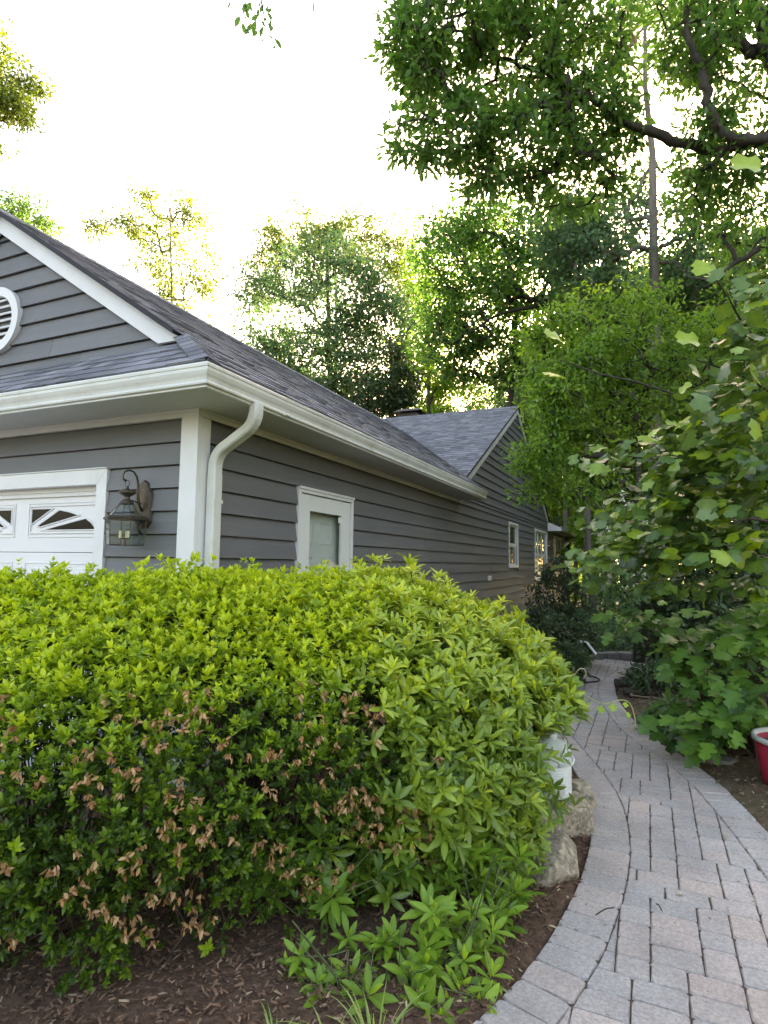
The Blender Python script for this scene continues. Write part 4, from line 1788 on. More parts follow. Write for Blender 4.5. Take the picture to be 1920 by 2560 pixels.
# ---- hedges
def twig_mesh(parent, roots, tips, mat='stem', r0=.009, r1=.002, name='twigs'):
    mb = MB()
    for a, b in zip(roots, tips):
        a, b = np.array(a), np.array(b)
        m_ = (a + b) / 2 + rng.normal(0, .10, 3) + np.array([0, 0, .08])
        m2 = a * .25 + b * .75 + rng.normal(0, .03, 3) + np.array([0, 0, .03])
        mb.tube([a, m_, m2, b], [r0, r0 * .7, r0 * .45, r1], 4, cap=False)
    o = mb.build(name, mat, parent, smooth=True)
    o['kind'] = 'stuff'
    return o


MOUND_F = [(-1.35, -2.75), (-.5, -2.48), (.42, -2.10), (.93, -2.05), (1.30, -1.83), (1.6, -1.46), (1.95, -1.02), (2.3, -.68), (2.6, -.22), (2.78, .30), (2.74, .75), (2.45, 1.15)]
MOUND_B = [(1.9, 1.3), (1.35, 1.05), (.9, .62), (.35, -.05), (-.1, -.55), (-.8, -1.10), (-1.4, -1.6)]
mound = Dome(MOUND_F, MOUND_B, 11, .045)


def is_bush(q_):
    """right-hand part of the mound belongs to the long leaved bush"""
    x_, y_ = q_[:, 0], q_[:, 1]
    return (x_ * .80 + y_ * .60) + .10 * lumps(x_, y_ + q_[:, 2], 6, 77) + rng.normal(0, .17, len(x_)) + .12 * np.clip(q_[:, 2] - .9, -1, .4) > 1.13


azalea = thing('azalea_hedge', 'clipped small leaved hedge with bright new growth and withered brown blossoms', 'hedge', (.9, -1.0, GZ))
tp, tn = mound.sample(19000, .16)
kb = is_bush(tp)
btp, btn = tp[kb], tn[kb]
tp, tn = tp[~kb], tn[~kb]
dr = norm(tn * .55 + UP * .65 + rng.normal(0, .28, tn.shape))
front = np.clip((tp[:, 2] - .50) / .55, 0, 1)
ti = np.clip(.06 + .82 * front * np.clip(dr[:, 2], 0, 1) + rng.normal(0, .15, len(tp)), 0, 1)  # paler new growth on top; lower leaves tinted darker to imitate shade
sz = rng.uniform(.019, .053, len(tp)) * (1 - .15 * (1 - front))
sp, sn = mound.side(8200, -.06, .52, .30)
kb = is_bush(sp)
bsp, bsn = sp[kb], sn[kb]
sp, sn = sp[~kb], sn[~kb]
sdr = norm(sn + rng.normal(0, .45, sn.shape))
sti = np.clip(.11 + rng.normal(0, .15, len(sp)), 0, 1)  # older side leaves, with occlusion shade painted into their dark tint
ssz = rng.uniform(.022, .042, len(sp))
# uneven lower edge: clear whole clumps
keep = rng.uniform(0, 1, len(sp)) < np.clip(.58 + 1.7 * (sp[:, 2] - .05) + .9 * lumps(sp[:, 0] * 2, sp[:, 1] * 2 + sp[:, 2] * 2, 5, 21), .05, 1)
sp, sdr, sti, ssz = sp[keep], sdr[keep], sti[keep], ssz[keep]
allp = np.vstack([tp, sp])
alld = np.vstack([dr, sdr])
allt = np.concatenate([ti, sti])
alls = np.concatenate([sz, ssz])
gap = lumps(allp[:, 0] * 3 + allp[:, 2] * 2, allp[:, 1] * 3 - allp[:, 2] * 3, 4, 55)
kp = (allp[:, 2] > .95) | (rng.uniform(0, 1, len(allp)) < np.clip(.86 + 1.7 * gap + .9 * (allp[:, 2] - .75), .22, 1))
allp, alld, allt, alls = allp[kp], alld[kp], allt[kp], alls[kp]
up_ = (rng.uniform(0, 1, len(allp)) < .07) & (allp[:, 2] > .8)
allp[up_] += UP * rng.uniform(.03, .085, up_.sum())[:, None] + alld[up_] * .02
allt[up_] = np.clip(allt[up_] + .12, 0, 1)

# sprig meshes for the twigs that show largest
SPRIG = []
for v_ in range(10):
    for tb in (0.15, .35, .55, .75):
        L_ = whorls(np.zeros((1, 3)), np.array([[0, 0, 1.0]]), 4 + v_ % 3, 1.0, tb, (.35, 1.0), .3, .10, .18)
        L2 = whorls(np.array([[.0, .0, -.45]]), np.array([[.1, 0, 1.0]]), 4, .9, max(0, tb - .12), (.8, 1.35), .3, .10)
        SPRIG.append((tb, tri_mesh('sprig', [leaf_arrays(*L_, T_OVAL), leaf_arrays(*L2, T_OVAL)], 'leaf_hedge')))
vx, vy, vz = PX(allp)
vis = (vx > 10) & (vx < 1400) & (vy > 1380) & (vy < 2450)
facing = np.einsum('ij,ij->i', norm(CAM - allp), alld)
score = np.where(vis, alls / vz * (1 + .8 * facing), 0)
idx = np.argsort(-score)
pick = idx[:280]
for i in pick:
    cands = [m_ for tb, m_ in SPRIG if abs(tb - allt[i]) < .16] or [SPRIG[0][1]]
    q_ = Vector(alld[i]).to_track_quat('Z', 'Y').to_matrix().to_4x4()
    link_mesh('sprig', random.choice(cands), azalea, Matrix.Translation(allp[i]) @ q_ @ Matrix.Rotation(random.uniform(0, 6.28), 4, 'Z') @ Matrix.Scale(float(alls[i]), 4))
oth = idx[280:]
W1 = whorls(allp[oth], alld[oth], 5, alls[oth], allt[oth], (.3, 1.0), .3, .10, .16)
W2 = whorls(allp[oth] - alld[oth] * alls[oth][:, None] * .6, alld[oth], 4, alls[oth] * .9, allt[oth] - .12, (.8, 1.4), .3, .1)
ip, in_ = mound.sample(9500, .55)
ip = ip - in_ * .12
kb = is_bush(ip)
bip, bin_ = ip[kb], in_[kb]
ip = ip.copy()
ip, in_ = ip[~kb], in_[~kb]
W3 = whorls(ip, norm(in_ + rng.normal(0, .6, in_.shape)), 4, rng.uniform(.03, .045, len(ip)), .04, (.6, 1.3), .3, .04)  # inner leaves tinted darkest, painting the shade inside the hedge
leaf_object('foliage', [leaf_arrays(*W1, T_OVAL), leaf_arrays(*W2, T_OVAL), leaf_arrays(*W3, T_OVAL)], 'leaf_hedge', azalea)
base = [np.array([x, y, GZ]) for x, y in ((.3, -1.4), (.8, -1.25), (1.2, -.9), (1.5, -.5), (-.3, -1.7), (1.0, -.5), (.6, -1.5), (1.25, -1.25), (-.8, -2.0))]
k = rng.choice(len(allp), 420)
rt = [base[int(np.argmin([np.linalg.norm(allp[i][:2] - b[:2]) + rng.uniform(0, .3) for b in base]))] + np.array([*rng.normal(0, .08, 2), 0]) for i in k]
twig_mesh(azalea, rt, allp[k] - alld[k] * .04, r0=.0055, r1=.0015)
# withered blossoms
DRY = []
for v_ in range(8):
    n_ = 7 + v_ % 4
    dd_ = norm(rng.normal(0, .6, (n_, 3)) + np.array([0, 0, -1.0]))
    DRY.append(tri_mesh('withered_blossom', [leaf_arrays(rng.normal(0, .22, (n_, 3)), dd_, unit(n_), rng.uniform(.6, 1.1, n_), np.clip(rng.normal(.5, .25, n_), 0, 1), T_OVAL)], 'leaf_dry'))
fp, fn = mound.side(1500, .08, .5, .10)
tp2, tn2 = mound.sample(5000, .03)
kk = (tp2[:, 2] < .98) & ~is_bush(tp2)
fp = np.vstack([fp, tp2[kk]])
fn = np.vstack([fn, tn2[kk]])
cl = lumps(fp[:, 0] * 2.2, fp[:, 1] * 2.2 + fp[:, 2] * 2.6, 5, 33)
vx, vy, vz = PX(fp)
facing = np.einsum('ij,ij->i', norm(CAM - fp), norm(fn))
ok = (cl > -.10) & (vx > 0) & (vx < 1120) & (vy > 1650) & (vy < 2360) & (facing > .1)
fp, fn = fp[ok], fn[ok]
kk = rng.permutation(len(fp))[:300]
for i in kk:
    p_ = fp[i] + norm(fn[i]) * .03
    link_mesh('withered_blossom', random.choice(DRY), azalea, Matrix.Translation(p_) @ Matrix.Rotation(random.uniform(0, 6.28), 4, 'Z') @ Matrix.Rotation(random.uniform(-.5, .5), 4, 'X') @ Matrix.Scale(random.uniform(.022, .036), 4))

bush = thing('azalea_bush', 'rounded bush with long pale green leaves overhanging the paver path', 'bush', (1.9, .1, GZ))
kp = ~((btp[:, 2] < .64) & (btp[:, 0] > 2.52)) & ~((btp[:, 2] < .42 + .25 * np.clip(btp[:, 1] + .25, 0, 1)) & (btp[:, 0] > 2.40) & (btp[:, 1] > -.12))
btp, btn = btp[kp], btn[kp]
kk = rng.permutation(len(btp))[:1800]
tp, tn = btp[kk], btn[kk]
dr = norm(tn * .7 + UP * .45 + rng.normal(0, .25, tn.shape))
sz = rng.uniform(.062, .098, len(tp)) * np.where(tp[:, 2] > 1.1, .85, 1.08)
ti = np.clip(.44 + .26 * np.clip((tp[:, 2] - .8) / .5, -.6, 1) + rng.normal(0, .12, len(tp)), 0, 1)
kp = ~((bsp[:, 0] > 2.40) & (bsp[:, 1] > -.12))
bsp, bsn = bsp[kp], bsn[kp]
kk = rng.permutation(len(bsp))[:640]
sp, sn = bsp[kk], bsn[kk]
sp[:, 2] += .03
sp[:, :2] += norm(sn[:, :2]) * rng.uniform(0, .10, len(sp))[:, None]
sdr = norm(sn * .8 + UP * .15 + rng.normal(0, .35, sn.shape))
allp = np.vstack([tp, sp])
alld = np.vstack([dr, sdr])
alls = np.concatenate([sz, rng.uniform(.07, .115, len(sp))])
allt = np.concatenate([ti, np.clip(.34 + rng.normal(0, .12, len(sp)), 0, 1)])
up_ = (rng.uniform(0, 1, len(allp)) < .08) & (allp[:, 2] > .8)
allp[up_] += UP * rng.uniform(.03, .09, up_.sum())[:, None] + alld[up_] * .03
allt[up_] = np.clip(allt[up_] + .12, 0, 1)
# a taller shoot standing above the crest
shoot = P(1025, 1400, 4.05)
for q_ in range(5):
    allp = np.vstack([allp, shoot + np.array([rng.normal(0, .03), rng.normal(0, .03), -.03 * q_])])
    alld = np.vstack([alld, [rng.normal(0, .25), rng.normal(0, .25), 1]])
    alls = np.append(alls, .085)
    allt = np.append(allt, .62)
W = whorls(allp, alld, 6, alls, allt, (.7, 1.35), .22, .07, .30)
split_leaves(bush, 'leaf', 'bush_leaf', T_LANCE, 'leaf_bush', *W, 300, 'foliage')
kk = rng.permutation(len(bip))[:1000]
ip, in_ = bip[kk], bin_[kk]
leaf_object('inner_foliage', [leaf_arrays(*whorls(ip, norm(in_ + rng.normal(0, .6, in_.shape)), 5, rng.uniform(.06, .09, len(ip)), .2, (.6, 1.3), .3, .1), T_LANCE)], 'leaf_bush', bush)
base = [np.array([x, y, GZ]) for x, y in ((1.8, -.2), (2.1, .2), (1.7, .4), (2.2, -.2))]
k = rng.choice(len(allp), 150)
twig_mesh(bush, [base[rng.integers(4)] + np.array([*rng.normal(0, .06, 2), 0]) for _ in k], allp[k] - alld[k] * .05, r0=.012, r1=.003)
twig_mesh(bush, [np.array([1.75, .25, .5])], [shoot - np.array([0, 0, .05])], r0=.008, r1=.004, name='tall_shoot')


# ---- low young plants along the bed edge
plain('stem_dark_green', (0.10, 0.13, 0.05), 0.8, 0.2, 20)


def low_plant(label, base_, tips, size, tint):
    o = thing('young_azalea', label, 'plant', base_, 'young plants in the mulch by the path')
    tips = np.array(tips)
    tips = np.vstack([tips, tips * .72 + np.array(base_) * .28 + rng.normal(0, .05, tips.shape)])
    dirs = norm((tips - np.array(base_)) * np.array([.6, .6, 1]) + np.array([0, 0, .25]) + rng.normal(0, .12, tips.shape) + .25 * norm(CAM - tips))
    W = whorls(tips, dirs, 6, rng.uniform(size * .85, size * 1.15, len(tips)), tint, (.85, 1.45), .2, .08, .28)
    leaf_parts(o, 'leaf', 'low_leaf', T_LANCE, 'leaf_low', *W)
    W = whorls(tips - dirs * .06, dirs, 4, size, tint - .15, (1.0, 1.5), .2, .08)
    leaf_parts(o, 'leaf', 'low_leaf', T_LANCE, 'leaf_low', *W)
    twig_mesh(o, [np.array(base_) + np.array([*rng.normal(0, .02, 2), 0]) for _ in tips], tips, 'stem_dark_green', .0035, .002, 'stems')


def tipset(pts):
    return [P(*q) for q in pts]


low_plant('leafy green young plant at the bend of the mulch bed, nearest the path', G(1130, 2420) , tipset([(1180, 2280, 2.55), (1230, 2330, 2.5), (1160, 2400, 2.4), (1090, 2310, 2.55), (1230, 2440, 2.35), (1150, 2480, 2.3), (1100, 2540, 2.2), (1200, 2540, 2.25)]), .098, .5)
low_plant('tallest young plant under the hedge, its top whorl standing over bare mulch', G(1010, 2440), tipset([(1070, 2270, 2.5), (1065, 2370, 2.4), (1020, 2440, 2.35), (960, 2360, 2.45), (1040, 2520, 2.25), (960, 2500, 2.3)]), .105, .46)
low_plant('spreading young plant with broad leaves in front of the hedge gap', G(860, 2480), tipset([(870, 2345, 2.5), (770, 2450, 2.35), (880, 2440, 2.35), (820, 2520, 2.25), (720, 2420, 2.4), (900, 2530, 2.2), (760, 2380, 2.5)]), .10, .42)
low_plant('cluster of drooping large leaves growing out below the withered blossoms', G(760, 2300), tipset([(720, 2130, 2.62), (800, 2090, 2.72), (830, 2240, 2.6), (760, 2180, 2.66), (1010, 2150, 2.75), (920, 2160, 2.8), (1060, 2060, 2.85), (1130, 2120, 2.8), (980, 2060, 2.85), (1200, 2190, 2.75)]), .11, .34)


low_plant('tall leafy shoots spilling from under the bush over the mulch by the boulder', G(1190, 2330), tipset([(1280, 2230, 2.75), (1240, 2150, 2.82), (1180, 2090, 2.9), (1300, 2140, 2.9), (1120, 2210, 2.75), (1235, 2280, 2.65), (1160, 2150, 2.8), (1320, 2190, 2.85)]), .105, .40)


# ---- grass tufts
def tuft(label, base_, nb, ln):
    o = thing('grass_tuft', label, 'grass', base_, 'striped grass tufts')
    for k in range(nb):
        a = random.uniform(0, 6.28)
        L_ = ln * random.uniform(.6, 1.1)
        lean = random.uniform(.25, .95)
        w = random.uniform(.004, .007)
        dx, dy = math.cos(a), math.sin(a)
        pts = []
        for t in np.linspace(0, 1, 7):
            r_ = L_ * lean * t ** 1.5
            z = L_ * (t - .55 * lean * t ** 2.6)
            pts.append(np.array([base_[0] + dx * (r_ + .015), base_[1] + dy * (r_ + .015), base_[2] + z]))
        sd_ = np.array([-dy, dx, 0])
        v, f = [], []
        for i_, q_ in enumerate(pts):
            ww = w * (1 - (i_ / 6) ** 2 * .95)
            v += [q_ - sd_ * ww, q_ + np.array([0, 0, -.0015]), q_ + sd_ * ww]
        for i_ in range(6):
            f += [(i_ * 3, i_ * 3 + 1, i_ * 3 + 4, i_ * 3 + 3), (i_ * 3 + 1, i_ * 3 + 2, i_ * 3 + 5, i_ * 3 + 4)]
        MB().add(v, f, random.uniform(.3, 1)).build('blade', 'leaf_grass', o, smooth=True)


tuft('pale striped grass tuft in the mulch below the young plants', G(935, 2680), 28, .27)
tuft('smaller striped grass tuft at the bottom edge of the mulch', G(690, 2670), 18, .19)
tuft('thin grass tuft half hidden behind young plant leaves', G(820, 2640), 12, .20)


# ---- boulders edging the bed
def boulder(label, c, r, seed, mat='stone', name='edging_stone', sub=5):
    import bmesh
    bm = bmesh.new()
    bmesh.ops.create_icosphere(bm, subdivisions=sub, radius=1)
    rr = np.random.default_rng(seed)
    pl = [(norm(rr.normal(size=3)), rr.uniform(.52, .82)) for _ in range(17)] + [(np.array([0, 0, 1.0]), .72)]
    ph = rr.uniform(0, 6.28, (5, 3))
    for v in bm.verts:
        q_ = np.array(v.co)
        for n_, d_ in pl:
            e = q_ @ n_ - d_
            if e > 0:
                q_ = q_ - n_ * e * .92
        w_ = sum(math.sin(q_[0] * f + ph[i][0]) * math.sin(q_[1] * f + ph[i][1]) * math.sin(q_[2] * f + ph[i][2]) / f for i, f in enumerate((3, 6, 12, 22, 38)))
        q_ = q_ * (1 + .17 * w_)
        v.co = q_ * np.array(r)
    me = bpy.data.meshes.new(name)
    bm.to_mesh(me)
    bm.free()
    me.materials.append(MATS[mat])
    me.polygons.foreach_set('use_smooth', [True] * len(me.polygons))
    o = link_mesh(name, me, None, Matrix.Translation([float(q_) for q_ in c]) @ Matrix.Rotation(rr.uniform(-.3, .3), 4, 'Z'))
    return tag(o, label, 'stone')


sA = G(1400, 2165)
boulder('large rough tan boulder at the front corner of the bed by the path', (2.58, -.05, GZ + .03), (.21, .28, .17), 4)
boulder('flat topped tan boulder carrying the white jug beside the path', (2.54, .52, GZ + .06), (.26, .30, .19), 9)
boulder('pale squarish stone behind the jug at the path edge', (2.66, .98, GZ + .05), (.15, .20, .16), 15)

# ---- white jug
JC = np.array([2.545, .46, GZ + .225])
jug = thing('jug', 'dirty white plastic jug standing on a boulder at the hedge end', 'jug', JC)
jb = MB()
prof = [(0, 0), (.105, 0), (.118, .012), (.12, .03)]
for k in range(9):
    z = .045 + k * .017
    prof += [(.121, z), (.116, z + .007), (.121, z + .014)]
prof += [(.122, .215), (.119, .235), (.122, .25), (.118, .27), (.105, .30), (.08, .325), (.05, .34), (.034, .345), (.034, .365), (.0, .366)]
jb.lathe(prof, 32, JC)
jb.build('body', 'jug_white', jug, smooth=True)
hd = MB()
hd.tube([JC + np.array(q_) for q_ in ((.118, -.03, .265), (.14, -.05, .24), (.135, -.085, .222), (.10, -.10, .215), (.06, -.118, .205))], .008, 8)
hd.build('handle', 'jug_white', jug, smooth=True)
lb = MB()
t0, t1 = -1.9, -.75
rg_ = [(math.cos(t) * .1235, math.sin(t) * .1235) for t in np.linspace(t0, t1, 8)]
lb.add([(JC[0] + a, JC[1] + b, JC[2] + z) for z in (.03, .10) for a, b in rg_], [(i, i + 1, 9 + i, 8 + i) for i in range(7)])
lb.build('paper_label', 'jug_label', jug)
MB().lathe([(.036, .35), (.038, .352), (.038, .372), (0, .374)], 16, JC).build('lid', 'jug_white', jug, smooth=True)

# ---- red tub
pc = G(2004, 1972)
tub = thing('plant_tub', 'red plastic plant tub with a pale rim at the bed edge', 'pot', pc)
MB().lathe([(0, .0), (.235, 0), (.25, .02), (.30, .34), (.285, .34), (.27, .25), (0, .25)], 40, pc).build('body', 'pot_red', tub, smooth=True)
MB().lathe([(.298, .335), (.314, .338), (.316, .368), (.306, .374), (.288, .37), (.285, .335)], 40, pc).build('rim', 'pot_rim', tub, smooth=True)
MB().lathe([(.283, .30), (.15, .315), (0, .31)], 24, pc).build('soil', 'mulch', tub, smooth=True)

# ---- hose
hs = MB()
hp = [G(*q_) + np.array([0, 0, .013]) for q_ in ((1385, 1683), (1410, 1679), (1440, 1682), (1470, 1690), (1492, 1697), (1499, 1702), (1490, 1706), (1460, 1708), (1425, 1708), (1390, 1705), (1372, 1698))]
fine = []
for i in range(len(hp) - 1):
    p0, p1, p2, p3 = hp[max(0, i - 1)], hp[i], hp[i + 1], hp[min(len(hp) - 1, i + 2)]
    for t in np.linspace(0, 1, 6)[:-1]:
        fine.append(.5 * (2 * p1 + (p2 - p0) * t + (2 * p0 - 5 * p1 + 4 * p2 - p3) * t * t + (3 * p1 - p0 - 3 * p2 + p3) * t ** 3))
hs.tube(fine, .011, 8)
tag(hs.build('garden_hose', 'rubber', smooth=True), 'black garden hose looped on the pavers behind the hedge', 'hose')

# ---- vine reaching out of the bush
vine = thing('vine', 'thin pale vine with curled tendril reaching from the bush over the path', 'vine', P(1395, 1708, 3.75))


def catmull(ctrl, n_=6):
    out_ = []
    for i in range(len(ctrl) - 1):
        p0, p1, p2, p3 = ctrl[max(0, i - 1)], ctrl[i], ctrl[i + 1], ctrl[min(len(ctrl) - 1, i + 2)]
        for t in np.linspace(0, 1, n_ + 1)[:-1]:
            out_.append(.5 * (2 * p1 + (p2 - p0) * t + (2 * p0 - 5 * p1 + 4 * p2 - p3) * t * t + (3 * p1 - p0 - 3 * p2 + p3) * t ** 3))
    out_.append(ctrl[-1])
    return out_


def vine_stem(name, pts, r_):
    MB().tube(catmull([P(*q_) for q_ in pts]), r_, 6).build(name, 'vine_stem', vine, smooth=True)


plain('vine_stem', (0.33, 0.33, 0.17), 0.6, 0.1, 20)
vine_stem('main_stem', [(1350, 1695, 3.7), (1395, 1708, 3.75), (1450, 1733, 3.8), (1500, 1757, 3.85), (1525, 1757, 3.9), (1555, 1750, 3.95), (1575, 1760, 4.0), (1586, 1790, 4.0), (1588, 1815, 4.0)], .0042)
vine_stem('side_stem', [(1530, 1757, 3.9), (1555, 1772, 3.92), (1570, 1795, 3.95), (1580, 1830, 3.97)], .0038)
vine_stem('tendril', [(1420, 1715, 3.76), (1430, 1700, 3.74), (1440, 1682, 3.72), (1450, 1672, 3.7), (1462, 1674, 3.7), (1465, 1686, 3.7), (1460, 1692, 3.7)], .0032)
vine_stem('tendril', [(1530, 1758, 3.9), (1535, 1780, 3.95), (1545, 1800, 4.0)], .0025)
lv = [((1432, 1694, 3.72), .075, .35), ((1497, 1766, 3.85), .05, .75), ((1526, 1762, 3.9), .05, .9), ((1560, 1757, 3.95), .035, .9), ((1566, 1782, 3.95), .035, .9)]
for q_, s_, t_ in lv:
    leaf_parts(vine, 'leaf', 'vine_leaf', T_TULIP, 'leaf_low', np.array([P(*q_)]), np.array([[.5, -.3, -.6]]), np.array([[.1, -.7, .5]]), np.array([s_]), np.array([t_]))

# ---- logs, sticks, flat stones, curb
def log(label, a, b, r_, mat, name, cat):
    a, b = G(*a) + np.array([0, 0, r_ + .02]), G(*b) + np.array([0, 0, r_ + .02])
    m_ = (a + b) / 2 + np.array([0, .02, .0])
    o = MB().tube(catmull([a, m_, b], 5), r_, 9).build(name, mat, None, smooth=True)
    tag(o, label, cat)


log('dark rotting log lying on the bed behind the vine', (1538, 1722), (1680, 1728), .06, 'log', 'log', 'log')
log('second dark log lying in front of the first', (1560, 1742), (1700, 1748), .05, 'log', 'log', 'log')
log('thin pale stick lying across the bed', (1582, 1745), (1668, 1756), .010, 'dry_stick', 'stick', 'stick')
log('short broken stick leaning at the log end', (1566, 1732), (1580, 1746), .018, 'dry_stick', 'stick', 'stick')
log('thin grey twig lying on the near pavers', (1640, 2272), (1655, 2290), .003, 'stem', 'twig', 'twig')
log('bent thin twig on the dark left border pavers', (1490, 2300), (1535, 2282), .003, 'stem', 'twig', 'twig')


def flagstone(label, c, pts, h_):
    c = G(*c)
    q_ = [(c[0] + a, c[1] + b) for a, b in pts]
    q_ = ccw(q_)
    mb = MB()
    mb.prism([(a, b, GZ - .02) for a, b in q_], [(a, b, GZ + h_) for a, b in q_])
    tag(mb.build('flagstone', 'curb', bevel=.008), label, 'stone')


flagstone('grey flat flagstone in the bed, the farther one', (1720, 1862), [(-.18, -.10), (.08, -.13), (.2, .02), (.1, .14), (-.14, .12)], .035)
flagstone('grey flat flagstone in the bed, the one nearer the red tub', (1775, 1902), [(-.2, -.08), (.14, -.1), (.22, .03), (.02, .1), (-.18, .06)], .04)
cpts = [(1405, 1652), (1440, 1648), (1475, 1646), (1510, 1645), (1545, 1644), (1580, 1644), (1608, 1648), (1628, 1660)]
cw = [G(*q_) for q_ in cpts]
curb = thing('curb_edging', 'low curved row of grey edging blocks at the far end of the path', 'edging', cw[3])
for i in range(len(cw) - 1):
    a, b = cw[i], cw[i + 1]
    t = norm(b - a)
    a, b = a + t * .01, b - t * .01
    n_ = np.array([-t[1], t[0], 0]) * .09
    MB().hexa([a - n_ - (0, 0, .05), b - n_ - (0, 0, .05), b + n_ - (0, 0, .05), a + n_ - (0, 0, .05), a - n_ + (0, 0, .10), b - n_ + (0, 0, .10), b + n_ + (0, 0, .10), a + n_ + (0, 0, .10)]).build('block', 'curb', curb, bevel=.012)
wk = MB()
a, b = P(1467, 1606, 9.2), P(1490, 1636, 9.1)
wk.tube([a, b], .022, 4)
wk.tube([a, a + np.array([-.12, .02, .005])], .018, 4)
tag(wk.build('white_stake', 'trim_white'), 'thin white bent strip sticking up beside the dark shrubs', 'stake')
pb = MB()
pq = P(1690, 1698, 7.0)
boulder('pale crumpled plastic lying among the bed plants', G(1690, 1722) + np.array([0, 0, .08]), (.14, .08, .08), 31, 'plastic_pale', 'plastic_bag', 3)


# ================================================================== shrubs and trees
def blob_leaves(center, radii, n_cl, n_leaf, cl_r, size, tint, seed, shell=.55, tintvar=.14, droop=.3):
    rr = np.random.default_rng(seed)
    d_ = norm(rr.normal(size=(n_cl, 3)))
    rad = shell + (1 - shell) * rr.uniform(0, 1, n_cl)
    rad *= 1 + .38 * lumps(d_[:, 0] * 3 + d_[:, 2], d_[:, 1] * 3 + d_[:, 2] * 2, 1.6, seed)
    c = np.asarray(center) + d_ * rad[:, None] * np.asarray(radii)
    return clusters_to_leaves(c, d_, n_leaf, cl_r, size, tint, rr, tintvar, droop), c


def clusters_to_leaves(c, d_, n_leaf, cl_r, size, tint, rr, tintvar=.14, droop=.3):
    n_cl = len(c)
    cs = cl_r * rr.uniform(.6, 1.3, n_cl)
    off = norm(rr.normal(size=(n_cl, n_leaf, 3))) * (rr.uniform(0, 1, (n_cl, n_leaf, 1)) ** .5) * np.array([1, 1, .62])
    p_ = (c[:, None, :] + off * cs[:, None, None]).reshape(-1, 3)
    ax = norm(off.reshape(-1, 3) * .8 + np.repeat(d_, n_leaf, 0) * .35 + rr.normal(0, .55, p_.shape) + np.array([0, 0, -droop]))
    nm = norm(rr.normal(0, .6, p_.shape) + np.array([0, 0, .9]))
    s_ = size * rr.uniform(.5, 1.35, len(p_))
    t_ = np.clip(np.repeat(tint + rr.normal(0, .16, n_cl), n_leaf) + rr.normal(0, tintvar, len(p_)), 0, 1)
    return p_, ax, nm, s_, t_


def limb_path(a, b, sag=.15, wob=.06, n_=6, rr=None):
    rr = rr or rng
    a, b = np.array(a, float), np.array(b, float)
    L_ = np.linalg.norm(b - a)
    m_ = a * .45 + b * .55 + np.array([0, 0, sag * L_]) + rr.normal(0, wob * L_, 3)
    return [(1 - t) ** 2 * a + 2 * t * (1 - t) * m_ + t * t * b + rr.normal(0, wob * L_ * .16, 3) * (0 < t < 1) for t in np.linspace(0, 1, n_)]


